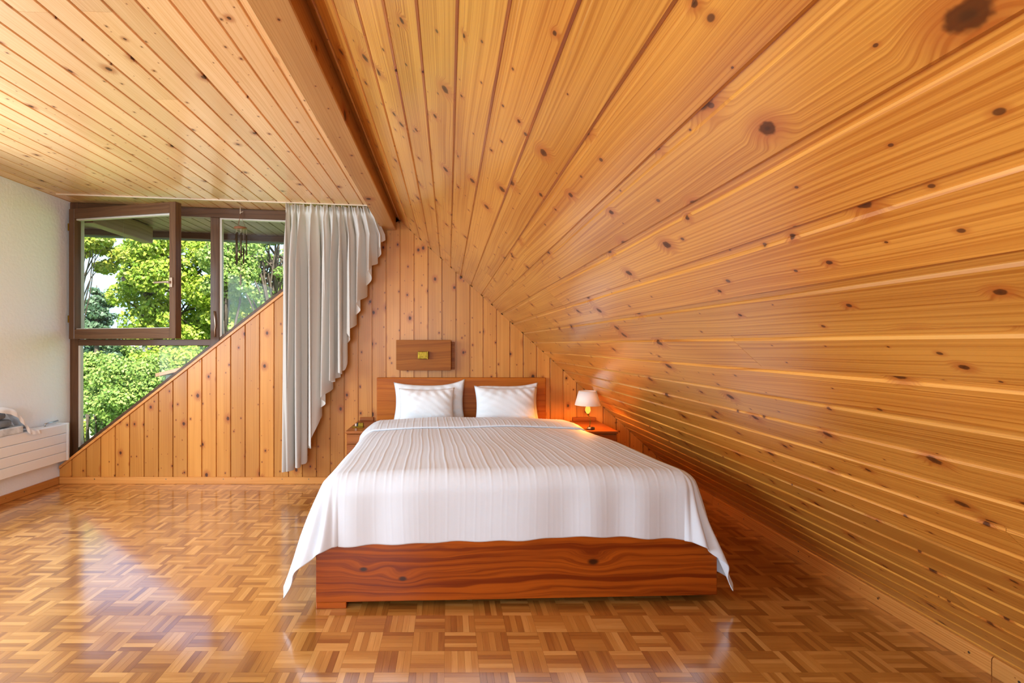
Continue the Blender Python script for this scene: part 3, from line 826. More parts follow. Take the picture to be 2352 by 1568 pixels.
cp(box('wind_sail', (a.x - 0.007, YC - 0.003, b.z), (a.x + 0.008, YC + 0.003, a.z), M['chime_tube'], wc, 0.0015))

YCR = 4.62
cr0 = px(286, 498, YCR)
hc = empty('hanging_crystal', cr0); tag(hc, 'small faceted glass drop on a thread outside the open sash', 'ornament')
cr_ = px(283, 640, YCR)
for o in (tube('thread', [Vector((cr_.x, YCR, zc(cr_.x) + 0.02)), cr_ + Vector((0, 0, 0.02))], 0.0009, M['string'], hc, 4),
          lathe('crystal_drop', [(0, 0.024), (0.010, 0.014), (0.022, 0.0), (0.016, -0.014), (0, -0.024)], M['crystal'], cr_, hc, 7, smooth=False)):
    o.matrix_parent_inverse = Matrix.Translation(-cr0)

# ------------------------------------------------------------------ radiator with things lying on it
RXF = XL + 0.10
rad = empty('radiator', (RXF, 3.2, 0.2)); tag(rad, 'long white panel radiator with horizontal grooves on the plastered wall', 'radiator')
def rdp(o): o.matrix_parent_inverse = Matrix.Translation((-RXF, -3.2, -0.2)); return o
RY0, RY1 = 2.2, 4.115
rdp(box('body', (XL + 0.012, RY0, 0.215), (RXF - 0.012, RY1 - 0.02, 0.492), M['white_paint'], rad, 0.004))
for q in range(4):
    z0 = 0.203 + q * 0.0747
    rdp(box('panel', (RXF - 0.014, RY0, z0), (RXF, RY1 - 0.026, z0 + 0.0725), M['white_paint'], rad, 0.004, 2))
rdp(box('end_cap', (XL + 0.01, RY1 - 0.024, 0.2), (RXF + 0.002, RY1, 0.505), M['white_paint'], rad, 0.003))
rdp(box('top_grille', (XL + 0.012, RY0, 0.492), (RXF - 0.002, RY1 - 0.026, 0.503), M['white_paint'], rad, 0.003))
rdp(tube('valve', [(XL + 0.05, 3.93, 0.503), (XL + 0.05, 3.93, 0.522), (XL + 0.05, 3.97, 0.525), (XL + 0.05, 4.06, 0.53)], 0.006, M['steel'], rad, 8))
bd = box('weathered_board', (XL + 0.006, 2.7, 0.5045), (RXF + 0.012, 3.66, 0.556), M['weathered'], None, 0.006, 2)
tag(bd, 'weathered pale blue painted plank lying on top of the radiator', 'plank')
def cushion(name, x0, x1, y0, y1, z0, z1, mat, label, group):
    bm = bmesh.new()
    add_box(bm, (x0, y0, z0), (x1, y1, z1), min(z1 - z0, x1 - x0) * 0.42, 4)
    for v in bm.verts:
        v.co.z += 0.006 * math.sin(v.co.y * 23) * (v.co.z - z0) / (z1 - z0); v.co.x += 0.004 * math.sin(v.co.y * 31 + z0 * 50)
    o = bm_obj(name, bm, mat, None, True)
    return tag(o, label, 'blanket', group)
cushion('folded_blanket', XL + 0.008, RXF - 0.002, 2.72, 3.585, 0.559, 0.612, M['blanket'], 'lower grey blue folded blanket lying on the weathered plank', 'folded blankets on the radiator')
cushion('folded_blanket', XL + 0.010, RXF - 0.014, 2.72, 3.55, 0.6205, 0.668, M['blanket'], 'upper grey blue folded blanket on top of the other blanket', 'folded blankets on the radiator')
# white cloth draped over the far end of the pile
verts, faces = [], []
prof = [(3.45, 0.704), (3.54, 0.701), (3.60, 0.682), (3.645, 0.635), (3.685, 0.575), (3.715, 0.535), (3.75, 0.511), (3.79, 0.509)]
NB = 10
fine = []
for i in range(len(prof) - 1):
    for q in range(5):
        w = q / 5; fine.append((prof[i][0] * (1 - w) + prof[i + 1][0] * w, prof[i][1] * (1 - w) + prof[i + 1][1] * w))
fine.append(prof[-1])
across = [(XL + 0.004, 0.0), (XL + 0.03, 0.004), (XL + 0.06, 0.005), (XL + 0.09, 0.002), (RXF + 0.014, -0.008), (RXF + 0.02, -0.035), (RXF + 0.02, -0.075)]
for i, (y, z) in enumerate(fine):
    wob = 0.004 * math.sin(i * 0.9)
    for j, (xx, dz) in enumerate(across):
        dd = dz if j < 4 else dz * max(0.05, min(1, (z - 0.46) / 0.1)) * (0.4 + 0.6 * min(1, i / 12))
        verts.append((xx + (wob if j else 0), y + 0.008 * math.sin(j * 1.3), max(z + dd, 0.507 if j < 4 else 0.36)))
n = len(across)
for i in range(len(fine) - 1):
    for j in range(n - 1): faces.append((i * n + j, i * n + j + 1, (i + 1) * n + j + 1, (i + 1) * n + j))
cl = mesh_obj('white_cloth', verts, faces, M['sheet'], None, True)
tag(cl, 'white cloth draped over the end of the blanket pile on the radiator', 'cloth')

# ------------------------------------------------------------------ bed
ANG = math.radians(2.18)
BO = Vector((-0.574, 2.168, 0))
bed = empty('bed', BO, ANG); tag(bed, 'wide wooden platform bed with a reddish plank footboard and flat headboard', 'bed')
BW, BL = 1.775, 1.86
fo = (20.0, 20.0)
M['foot_wood'] = veneer('foot_wood', (0.40, 0.085, 0.006), (0.17, 0.024, 0.002), 0.35, 0.12, sc=1.0, coat_rough=0.18,
                        knots=((fo[0] + 0.205, fo[1] + 0.172, 0.013), (fo[0] + 0.375, fo[1] + 0.128, 0.014), (fo[0] + 1.215, fo[1] + 0.188, 0.019)))
bm = bmesh.new(); add_box(bm, (0, 0, 0.03), (BW, 0.034, 0.302), 0.003, 2)
fb = bm_obj('footboard', bm, M['foot_wood'], bed, grain=0, off=fo)
box('foot_block', (0.0, 0.004, 0.0), (0.13, 0.034, 0.030), M['foot_wood'], fb, 0.002)
box('side_rail', (0.0, 0.034, 0.03), (0.03, BL, 0.30), M['foot_wood'], bed, 0.003)
box('side_rail', (BW - 0.03, 0.034, 0.03), (BW, BL, 0.30), M['foot_wood'], bed, 0.003)
box('plinth', (0.14, 0.10, 0.0), (BW - 0.1, BL - 0.1, 0.05), M['board_back'], bed, 0.002)
box('slat_base', (0.03, 0.034, 0.20), (BW - 0.03, BL, 0.24), M['head_wood'], bed, 0.002)
# headboard is fixed flat to the wall
bi = Matrix.Translation(BO) @ Matrix.Rotation(ANG, 4, 'Z')
bm = bmesh.new()
add_box(bm, ((865 - VPX) / F_PX * 4.09, 4.09, 0.36), ((1254 - VPX) / F_PX * 4.09, YP - 0.001, EYE - (867 - VPY) / F_PX * 4.09), 0.006, 2)
hb = bm_obj('headboard', bm, M['head_wood'], bed, grain=0); hb.matrix_parent_inverse = bi.inverted()

# mattress
MX0, MX1, MY0, MY1, MZ = 0.03, BW - 0.05, 0.05, 1.83, 0.515
matt = bpy.data.objects.new('tmp', None)
bm = bmesh.new(); add_box(bm, (MX0 + 0.03, MY0 + 0.02, 0.241), (MX1 - 0.185, MY1, MZ), 0.05, 4)
mt = bm_obj('mattress', bm, M['sheet'], None, True)
mt.location = BO; mt.rotation_euler = (0, 0, ANG)
tag(mt, 'thick mattress in a white fitted sheet lying on the wooden bed', 'mattress')

# duvet -------------------------------------------------------------------------------------------
def smoothnoise(u, v, seed=0):
    return (math.sin(1.7 * u + 2.3 * v + seed) + math.sin(3.1 * u - 1.9 * v + 2 * seed + 1.0) + math.sin(-0.9 * u + 4.3 * v + 3 * seed + 2.0)) / 3
R_ = 0.085
DX0, DX1, DY0 = MX0 - 0.022, MX1 + 0.0, MY0 - 0.055        # outer faces of the draped box
IX0, IX1, IY0 = DX0 + R_, DX1 - R_, DY0 + R_                # where the bend begins
DZ = MZ + 0.055
LS, LF = 0.50, 0.342                                        # overhang at the sides / foot
CUFF0, HEADY = 1.15, 1.445
def drape(p, phi):
    pm = R_ * phi
    if p <= pm: return R_ * math.sin(p / R_), R_ * (1 - math.cos(p / R_))
    return R_ * math.sin(phi) + (p - pm) * math.cos(phi), R_ * (1 - math.cos(phi)) + (p - pm) * math.sin(phi)
def stripe(a):
    q = a / 0.0245
    q += 0.16 * math.sin(2.1 * a * 9) + 0.12 * math.sin(5.3 * a * 6 + 1)
    fr = q - math.floor(q)
    w = 0.55 + 0.45 * math.sin(math.floor(q) * 2.4)
    return w * math.exp(-((fr - 0.5) / 0.13) ** 2)
na = 640
A = np.linspace(-LS, (IX1 - IX0) + LS, na)
# rows: cuff layer (foot edge -> head), roll over at the head, main layer head -> foot, front flap
rows = []
for yy in np.linspace(CUFF0, HEADY, 26): rows.append(('cuff', yy))
for an in np.linspace(0, math.pi, 10)[1:-1]: rows.append(('roll', an))
for yy in np.linspace(HEADY, IY0, 150): rows.append(('main', yy))
for q in np.linspace(0, LF, 62)[1:]: rows.append(('front', q))
verts, uvs = [], []
for ri, (kind, val) in enumerate(rows):
    for a in A:
        p = 0.0; side = 0
        if a < 0: p, side = -a, -1
        elif a > IX1 - IX0: p, side = a - (IX1 - IX0), 1
        x = IX0 + min(max(a, 0), IX1 - IX0)
        lift = 0.0; q = 0.0
        if kind == 'main': y = val
        elif kind == 'cuff': y = val; lift = 0.009 + 0.026 * min(1.0, (val - CUFF0) / 0.12) ** 0.6
        elif kind == 'roll': y = HEADY + 0.020 * math.sin(val); lift = 0.0175 + 0.0175 * math.cos(val)
        else: y = IY0; q = val
        cen = 1 - abs((x - (IX0 + IX1) / 2) / ((IX1 - IX0) / 2)) ** 3
        puff = 0.018 * cen
        z = DZ + puff + 0.006 * smoothnoise(x * 3.2, y * 2.6, 1.0) - 0.014 * max(0, (y - 1.1)) 
        b = HEADY - y + q
        wob = 0.005 * smoothnoise(a * 5, b * 3.0, 2.0) + 0.0008 * math.sin(b * 20 + a * 9)
        st = stripe(a + wob)
        hw = 0.0021 * st * (1.0 - 0.55 * min(1.0, (q + max(0.0, p - 0.1)) / 0.12))
        drop = 0.0
        if p == 0 and q == 0:
            pos = [x, y, z + hw + lift]
        else:
            r = math.hypot(p, q)
            t_ = math.atan2(q, p) / (math.pi / 2) if r > 0 else 0
            ang = (t_ ** 1.25) * math.pi / 2
            dirx, diry = side * math.cos(ang), -math.sin(ang)
            if side == 0: dirx, diry = 0, -1
            diag = math.sin(math.pi * min(1, t_)) if side else 0
            phis = math.radians(74 if side < 0 else 80); phif = math.radians(90)
            phi = phis * (1 - t_) + phif * t_ - diag * math.radians(13)
            if side == 0: phi = phif
            rr = r
            if side and q > 0: rr = r * (1 - 0.04 * diag)
            rip = 0.0
            if side: rip = 0.012 * math.sin((b) * 15 + 0.8 * math.sin(b * 4 + side)) * min(1, p / 0.3) + 0.016 * diag * math.sin(9 * t_ * 3.0) * min(1, r / 0.35)
            else: rip = 0.006 * math.sin(a * 19 + 2 * math.sin(a * 5)) * min(1, q / 0.22)
            o_, dn = drape(rr, phi)
            if side == 0: dn += 0.0025 * math.sin(a * 33) * q / LF + 0.005 * (q / LF) * math.sin(a * 3.1 + 0.4)
            o_ += hw * 0.55 + rip + lift * min(1, rr / 0.1)
            zz = z - dn + (lift + hw) * max(0, 1 - rr / 0.12)
            pos = [x + dirx * o_, y + diry * o_, max(zz, 0.012)]
            if side < 0 and zz < 0.012: pos[0] -= (0.012 - zz) * 0.7
        sx_ = min(1.0, max(0.0, a / (IX1 - IX0)))
        yy_ = max(0.0, min(y, 1.5))
        shl = float(np.interp(yy_, [0.0, 1.45], [0.0, 0.045])); shr = float(np.interp(yy_, [0.0, 0.4, 0.8, 1.15, 1.45], [-0.01, -0.035, -0.085, -0.145, -0.185]))
        pos[0] += shl + (shr - shl) * sx_
        verts.append(pos); uvs.append((a, b))
faces = []
nr = len(rows)
for i in range(nr - 1):
    for j in range(na - 1):
        faces.append((i * na + j, (i + 1) * na + j, (i + 1) * na + j + 1, i * na + j + 1))
dv = mesh_obj('duvet', verts, faces, M['duvet'], None, True, uvs=np.array(uvs)[np.array(faces).ravel()])
dv.location = BO; dv.rotation_euler = (0, 0, ANG)
sol = dv.modifiers.new('thick', 'SOLIDIFY'); sol.thickness = 0.004; sol.offset = 1
tag(dv, 'white pinstriped duvet with turned back top edge draped over the bed', 'duvet')

# pillows -----------------------------------------------------------------------------------------
def pillow(cx, y, zb_, w, h, th, lean, roll, label, ears=(0.0, 0.0), seed=0, mat='cotton'):
    n = 34
    verts, faces = [], []
    idx = {}
    for sgn in (1, -1):
        for i in range(n + 1):
            for j in range(n + 1):
                u = -1 + 2 * i / n; v = -1 + 2 * j / n
                edge = (i in (0, n)) or (j in (0, n))
                if sgn < 0 and edge: idx[(sgn, i, j)] = idx[(1, i, j)]; continue
                xx = w / 2 * u * (1 - 0.075 * (1 - v * v)); zz = h / 2 * v * (1 - 0.13 * (1 - u * u))
                if v > 0: zz += (ears[0] if u < 0 else ears[1]) * (abs(u) ** 3) * v
                body = ((1 - abs(u) ** 2.6) * (1 - abs(v) ** 2.6)) ** 0.62
                fl = 0.0 if edge else 1.0
                wr = 0.010 * math.sin(9 * u * v * 2 + 7 * u + seed) * body * (u * u + v * v) * 0.8 + 0.005 * math.sin(17 * (u + v) + 5 * u * u + seed) * body * (abs(u) + abs(v)) * 0.5
                t = (th / 2 * body + wr) * fl
                if t < 0.002 * fl: t = 0.002 * fl
                idx[(sgn, i, j)] = len(verts)
                verts.append((xx, -sgn * t, zz))
    for sgn in (1, -1):
        for i in range(n):
            for j in range(n):
                q = (idx[(sgn, i, j)], idx[(sgn, i + 1, j)], idx[(sgn, i + 1, j + 1)], idx[(sgn, i, j + 1)])
                faces.append(q if sgn > 0 else q[::-1])
    o = mesh_obj('pillow', verts, faces, M[mat], None, True)
    o.rotation_euler = (-lean, roll, 0)
    o.location = (cx, y, zb_ + h / 2 * math.cos(lean))
    return tag(o, label, 'pillow', 'white pillows at the headboard')
def pxw(a, b, Y): return (b - a) / F_PX * Y
ZB = MZ + 0.014
pillow((986 - VPX) / F_PX * 3.975, 3.985, ZB, pxw(903, 1069, 3.975), 0.315, 0.10, math.radians(10), 0.0, 'white pillow behind the crumpled one, pointed corner raised at its upper end', (0.006, 0.034), 1.0)
pillow((980 - VPX) / F_PX * 3.86, 3.85, ZB, pxw(915, 1044, 3.86), 0.292, 0.15, math.radians(13), 0.0, 'crumpled white pillow in front, nearer the curtain', (-0.006, 0.0), 2.3)
pillow((1168 - VPX) / F_PX * 3.99, 3.992, ZB, pxw(1100, 1239, 3.98), 0.308, 0.10, math.radians(10), 0.0, 'white pillow mostly hidden behind the plump one near the lamp', (-0.02, 0.012), 3.0)
pillow((1161 - VPX) / F_PX * 3.875, 3.86, ZB, pxw(1089, 1233, 3.87), 0.302, 0.16, math.radians(13), 0.0, 'plump white pillow in front, nearer the table lamp', (0.004, -0.005), 4.2)

# ------------------------------------------------------------------ bedside shelves, lamps
def nightstand(x0, x1, label, mirror):
    yf, yb, zt_ = 3.63, YP - 0.001, 0.52
    t = empty('nightstand', ((x0 + x1) / 2, yf, 0.34)); tag(t, label, 'nightstand', 'wall hung bedside cabinets')
    inv = Matrix.Translation((-(x0 + x1) / 2, -yf, -0.34))
    def p(o): o.matrix_parent_inverse = inv; return o
    bm = bmesh.new(); add_box(bm, (x0, yf, zt_ - 0.022), (x1, yb, zt_), 0.006, 3); p(bm_obj('top', bm, M['stand_wood'], t, grain=0))
    p(box('back_rail', (x0 + 0.02, yb - 0.02, zt_), (x1 - 0.02, yb, zt_ + 0.03), M['stand_wood'], t, 0.003))
    p(box('body', (x0 + 0.006, yf + 0.02, 0.345), (x1 - 0.006, yb, zt_ - 0.0225), M['stand_wood'], t, 0.002))
    d1 = p(box('drawer', (x0 + 0.008, yf + 0.006, 0.425), (x1 - 0.008, yf + 0.0195, zt_ - 0.026), M['stand_wood'], t, 0.003))
    d2 = p(box('drawer', (x0 + 0.008, yf + 0.006, 0.348), (x1 - 0.008, yf + 0.0195, 0.420), M['stand_wood'], t, 0.003))
    return t
nightstand((793 - VPX) / F_PX * 3.63, -0.60 + 0.005, 'reddish brown bedside cabinet holding a brass piece, beside the curtain', False)
nightstand(1.0, (1420 - VPX) / F_PX * 3.63, 'reddish brown bedside cabinet under the lit table lamp by the slope', True)

# brass paperweight-like clip on the left cabinet
bx = px(822, 978, 3.80); bz = 0.5205
br_ = empty('brass_ornament', (bx.x, 3.80, bz)); tag(br_, 'small brass block with dark slots on the cabinet beside the curtain', 'ornament')
bi_ = Matrix.Translation((-bx.x, -3.80, -bz))
for nm, lo, hi, mt_ in (('base', (-0.04, -0.02, 0), (0.045, 0.02, 0.008), 'brass'), ('block', (0.004, -0.014, 0.008), (0.042, 0.014, 0.034), 'brass'), ('slot', (-0.006, -0.014, 0.008), (0.003, 0.014, 0.036), 'black'), ('block', (-0.02, -0.014, 0.008), (-0.007, 0.014, 0.030), 'bronze')):
    o = box(nm, (bx.x + lo[0], 3.80 + lo[1], bz + lo[2]), (bx.x + hi[0], 3.80 + hi[1], bz + hi[2]), M[mt_], br_, 0.0015); o.matrix_parent_inverse = bi_

# table lamp
YL = 3.70
lb = px(1357, 0, YL); LZ = 0.5205
lx = lb.x - 0.004
tl = empty('table_lamp', (lx, YL, LZ)); tag(tl, 'small lit table lamp with white tapered shade and bent brass stem', 'lamp')
tli = Matrix.Translation((-lx, -YL, -LZ))
def lp(o): o.matrix_parent_inverse = tli; return o
zpx = lambda y: EYE - (y - VPY) / F_PX * YL
lp(lathe('base', [(0, 0), (0.020, 0), (0.020, 0.012), (0.014, 0.018), (0, 0.018)], M['steel'], (lx - 0.004, YL, LZ), tl, 20))
lp(box('switch', (lx + 0.006, YL - 0.02, LZ), (lx + 0.028, YL - 0.002, LZ + 0.02), M['black'], tl, 0.003))
sx = (1351.5 - VPX) / F_PX * YL - 0.004
stem = [(lx - 0.004, YL, LZ + 0.015), (lx - 0.003, YL, zpx(974)), (lx + 0.002, YL, zpx(966)), (lx - 0.003, YL, zpx(959)), (sx, YL, zpx(953)), (sx, YL, zpx(948))]
lp(tube('stem', stem, 0.0028, M['brass'], tl, 8))
lp(lathe('socket', [(0, -0.006), (0.006, -0.006), (0.008, 0.0), (0.007, 0.012), (0, 0.012)], M['brass'], (sx, YL, zpx(951)), tl, 14))
t = NT('bulb_glow'); e_ = t.n('Emission'); e_.inputs[0].default_value = (1.0, 0.50, 0.07, 1); e_.inputs[1].default_value = 1.6; t.l(e_.outputs[0], t.out.inputs[0])
M['bulb'] = t.m
lp(lathe('bulb', [(0.006, 0), (0.015, 0.012), (0.020, 0.026), (0.017, 0.045), (0.010, 0.06), (0.010, 0.085), (0, 0.095)], M['bulb'], (sx, YL, zpx(950)), tl, 18))
shx = (1351 - VPX) / F_PX * YL - 0.004
zs0, zs1 = zpx(930), zpx(897.5)
r0, r1 = pxw(1322, 1380, YL) / 2, pxw(1331, 1371, YL) / 2
lp(lathe('shade', [(r0, 0), (r1, zs1 - zs0), (r1 - 0.002, zs1 - zs0), (r0 - 0.002, 0)], M['shade'], (shx, YL, zs0), tl, 40, closed=True))
lp(lathe('shade_baffle', [(0, -0.002), (r1 - 0.0025, -0.002), (r1 - 0.0025, 0.0), (0, 0.0)], M['shade'], (shx, YL, zs1 - 0.004), tl, 40, smooth=False))  # disc added to stop lamp light reaching the slope above
pl = bpy.data.lights.new('lamp_light', 'POINT'); pl.energy = 22.0; pl.color = (1.0, 0.33, 0.05); pl.shadow_soft_size = 0.018
plo = bpy.data.objects.new('lamp_light', pl); plo.location = (shx, YL, zpx(925)); COL.objects.link(plo); plo['kind'] = 'helper'

# wooden wall lamp above the headboard
YLB = 4.05
wlb = empty('wall_lamp', (px(972, 815, YP).x, YP, 1.06)); tag(wlb, 'rectangular wooden wall lamp box with a brass knob above the headboard', 'wall lamp')
wli = Matrix.Translation((-px(972, 815, YP).x, -YP, -1.06))
def wlp(o): o.matrix_parent_inverse = wli; return o
a, b = px(910, 780.5, YLB), px(1036, 850.5, YLB)
poly = [(a.x, b.z + 0.008), (a.x + 0.03, b.z), (b.x - 0.006, b.z), (b.x, b.z + 0.006), (b.x, a.z - 0.006), (b.x - 0.006, a.z), (a.x, a.z)]
wlp(prism('front_box', poly, YLB, YP - 0.012, M['lampbox_wood'], wlb, bevel=0.002))
a2, b2 = px(920, 785, YP), px(1044.5, 848, YP)
wlp(box('back_plate', (a2.x, YP - 0.012, b2.z), (b2.x, YP - 0.0005, a2.z), M['lampbox_wood'], wlb, 0.002))
a, b = px(960, 807, YLB), px(984.5, 824, YLB)
kn = wlp(box('knob', (a.x, YLB - 0.03, b.z), (b.x, YLB - 0.0005, a.z), M['brass'], wlb, 0.004, 2))
kr_ = box('knob_rim', (b.x - 0.012, YLB - 0.034, b.z - 0.002), (b.x - 0.004, YLB - 0.001, a.z + 0.002), M['brass'], kn, 0.001)

# ------------------------------------------------------------------ garden, seen through the window
GZ = -2.7
lawn = mesh_obj('lawn', [(-160, 6.2, GZ), (90, 6.2, GZ), (90, 260, GZ - 1), (-160, 260, GZ - 1)], [(0, 1, 2, 3)], M['lawn'])
tag(lawn, 'mown green lawn far below the window', 'lawn', kind='structure')

def leaves(name, centers, radii, count, size, mat, parent, flat=0.8):
    centers = np.array(centers); radii = np.array(radii)
    wts = radii ** 2; wts = wts / wts.sum()
    which = rng.choice(len(centers), count, p=wts)
    d = rng.normal(size=(count, 3)); d /= np.linalg.norm(d, axis=1)[:, None]
    rad = radii[which] * rng.uniform(0.35, 1.0, count) ** 0.6
    pos = centers[which] + d * rad[:, None] * np.array([1, 1, flat])
    nrm = d * 0.9 + rng.normal(size=(count, 3)) * 0.55 + np.array([0.1, -0.35, 0.35]); nrm /= np.linalg.norm(nrm, axis=1)[:, None]
    tan = np.cross(nrm, rng.normal(size=(count, 3))); tan /= np.linalg.norm(tan, axis=1)[:, None]
    bit = np.cross(nrm, tan)
    s = size * rng.uniform(0.6, 1.35, count)[:, None]
    fold = nrm * s * 0.12
    v = np.stack([pos - tan * s * 0.55, pos + bit * s * 0.36 + fold, pos + tan * s * 0.6, pos - bit * s * 0.36 + fold], 1).reshape(-1, 3)
    me = bpy.data.meshes.new(name)
    me.vertices.add(count * 4); me.vertices.foreach_set('co', v.ravel())
    me.loops.add(count * 4); me.loops.foreach_set('vertex_index', np.arange(count * 4))
    me.polygons.add(count); me.polygons.foreach_set('loop_start', np.arange(count) * 4); me.polygons.foreach_set('loop_total', np.full(count, 4))
    me.update(); me.validate()
    me.materials.append(mat)
    o = bpy.data.objects.new(name, me); link(o, parent); o['kind'] = 'stuff'
    return o

def tree(name, base, top, crown_c, crown_r, nclump, clump_r, nleaf, leaf, mat, label, cat='tree', group=None, trunk_r=0.16, nbranch=14, branch_r=0.05):
    base = Vector(base)
    t = empty(name, base); tag(t, label, cat, group)
    inv = Matrix.Translation(-base)
    cc = Vector(crown_c)
    cl = []
    for i in range(nclump):
        d = Vector(rng.normal(size=3)); d.normalize()
        r = random.uniform(0.35, 1.0) ** 0.5
        cl.append(cc + Vector((d.x * crown_r[0], d.y * crown_r[1], d.z * crown_r[2])) * r)
    V, F = tube_data([base, base.lerp(Vector(top), 0.35) + Vector((0.12, 0.05, 0)), base.lerp(Vector(top), 0.7) + Vector((-0.1, 0, 0)), Vector(top)], [trunk_r * 1.25, trunk_r, trunk_r * 0.7, trunk_r * 0.3], 8)
    for i in range(nbranch):
        c = cl[i % len(cl)]
        f = random.uniform(0.4, 0.95)
        s = base.lerp(Vector(top), f)
        mid = s.lerp(c, 0.5) + Vector((random.uniform(-.2, .2), random.uniform(-.2, .2), 0.25))
        v, fa = tube_data([s, mid, c, c + (c - mid) * 0.5], [branch_r, branch_r * 0.7, branch_r * 0.4, branch_r * 0.12], 5)
        b = len(V); V += v; F += [tuple(b + q for q in ff) for ff in fa]
    tr = mesh_obj('trunk', V, F, M['bark'], t, True); tr.matrix_parent_inverse = inv
    rr = [clump_r * random.uniform(0.6, 1.3) for _ in cl]
    lv = leaves('foliage', [tuple(c) for c in cl], rr, nleaf, leaf, M[mat], t); lv.matrix_parent_inverse = inv
    return t

tree('broadleaf_tree', (px(378, 0, 20).x, 20, GZ), px(330, 540, 20), px(425, 650, 20), (2.6, 2.0, 2.9), 95, 0.62, 40000, 0.135, 'leaf_bright', 'big bright green leafy tree in the middle of the window view', trunk_r=0.22, nbranch=34)
tree('broadleaf_tree', (px(150, 0, 15.5).x, 15.5, GZ), px(195, 560, 15.5), px(222, 575, 15.5), (0.8, 1.0, 0.8), 22, 0.32, 6500, 0.11, 'leaf_yellow', 'yellow green tree top under the eave by the open sash hinge side', trunk_r=0.05, nbranch=14, branch_r=0.025)
c = px(615, 620, 19)
tree('open_tree', (px(622, 0, 19).x, 19, GZ), px(640, 560, 19), px(625, 600, 19), (1.45, 1.2, 1.5), 44, 0.34, 6500, 0.10, 'leaf_mid', 'thin dark limbed tree beside the wind chime against the sky', trunk_r=0.16, nbranch=40, branch_r=0.055)
tree('open_tree', (px(515, 0, 16).x, 16, GZ), px(525, 600, 16), px(522, 610, 16), (0.75, 0.8, 1.35), 30, 0.36, 8000, 0.10, 'leaf_mid', 'green tree just past the window mullion, left of the wind chime', trunk_r=0.11, nbranch=18)
tree('low_tree', (px(560, 0, 26).x, 26, GZ), px(560, 730, 26), px(560, 742, 26), (1.9, 1.4, 0.95), 36, 0.50, 9000, 0.14, 'leaf_yellow', 'low yellow green tree top seen just above the slanted sill', trunk_r=0.14, nbranch=10)
tree('low_tree', (px(645, 0, 31).x, 31, GZ), px(645, 690, 31), px(648, 700, 31), (2.0, 1.6, 1.25), 30, 0.50, 8000, 0.14, 'leaf_bright', 'low bright green tree top next to the curtain edge', trunk_r=0.14, nbranch=10)
# conifer
def conifer(base, h, r, label):
    base = Vector(base); t = empty('conifer', base); tag(t, label, 'tree')
    inv = Matrix.Translation(-base)
    v, f = tube_data([base, base + Vector((0, 0, h))], [0.22, 0.03], 7); tr = mesh_obj('trunk', v, f, M['bark'], t, True); tr.matrix_parent_inverse = inv
    cs, rs = [], []
    for k in range(60):
        z = random.uniform(0.1, 0.98); rr = r * (1 - z) + 0.1; an = random.uniform(0, 6.28)
        cs.append((base.x + rr * 0.75 * math.cos(an), base.y + rr * 0.75 * math.sin(an), base.z + z * h)); rs.append(0.28 + 0.35 * (1 - z))
    l = leaves('foliage', cs, rs, 7000, 0.2, M['leaf_dark'], t, 0.6); l.matrix_parent_inverse = inv
conifer((px(222, 0, 30).x, 30, GZ), px(222, 655, 30).z - GZ, 1.9, 'tall dark conifer behind the bright tree near the sash hinges')
conifer((px(247, 0, 36).x, 36, GZ), px(247, 668, 36).z - GZ, 1.8, 'shorter dark conifer beside the tall one in the view')
# shrubs below
def shrub(px_, py_, Y, rx, rz, n, leaf, mat, label, nc=40):
    c = px(px_, py_, Y)
    t = empty('garden_shrub', (c.x, Y, GZ)); tag(t, label, 'shrub', 'garden shrubs')
    inv = Matrix.Translation((-c.x, -Y, -GZ))
    V, F = [], []
    cs = []
    for k in range(nc):
        d = Vector(rng.normal(size=3)); d.normalize(); q = random.uniform(0.4, 1) ** 0.5
        cs.append((c.x + d.x * rx * q, Y + d.y * rx * 0.7 * q, c.z + d.z * rz * q))
    for k in range(8):
        v, f = tube_data([(c.x + random.uniform(-.3, .3), Y, GZ), cs[k]], [0.04, 0.012], 5); b = len(V); V += v; F += [tuple(b + q for q in ff) for ff in f]
    s = mesh_obj('stems', V, F, M['bark'], t, True); s.matrix_parent_inverse = inv
    l = leaves('foliage', cs, [0.34 * rx ** 0.5] * nc, n, leaf, M[mat], t); l.matrix_parent_inverse = inv
shrub(300, 895, 13.5, 1.2, 0.85, 15000, 0.075, 'leaf_mid', 'large rounded light green shrub in the lower pane')
shrub(212, 865, 14.5, 0.7, 0.6, 6500, 0.08, 'leaf_mid', 'smaller light green shrub at the jamb of the lower pane')
shrub(400, 845, 15, 1.1, 0.62, 9000, 0.085, 'leaf_bright', 'bright green shrub below the big tree in the lower pane')
shrub(268, 975, 15, 0.62, 0.5, 5200, 0.085, 'leaf_mid', 'pale green shrub beside the stone post')
shrub(455, 800, 26, 1.8, 0.85, 6500, 0.12, 'leaf_bright', 'green shrub under the transom near the slanted edge')
shrub(200, 800, 34, 1.7, 1.0, 3800, 0.18, 'leaf_dark', 'dark hedge shrub behind the conifers')
shrub(325, 790, 38, 3.4, 1.2, 8000, 0.17, 'leaf_mid', 'broad green shrub behind the big tree trunk', 60)
shrub(475, 770, 36, 3.4, 1.45, 8000, 0.17, 'leaf_mid', 'broad green shrub showing in the gap beside the open sash', 60)
shrub(202, 965, 24, 0.5, 1.0, 2600, 0.14, 'leaf_dark', 'dark shrub behind the stone post')

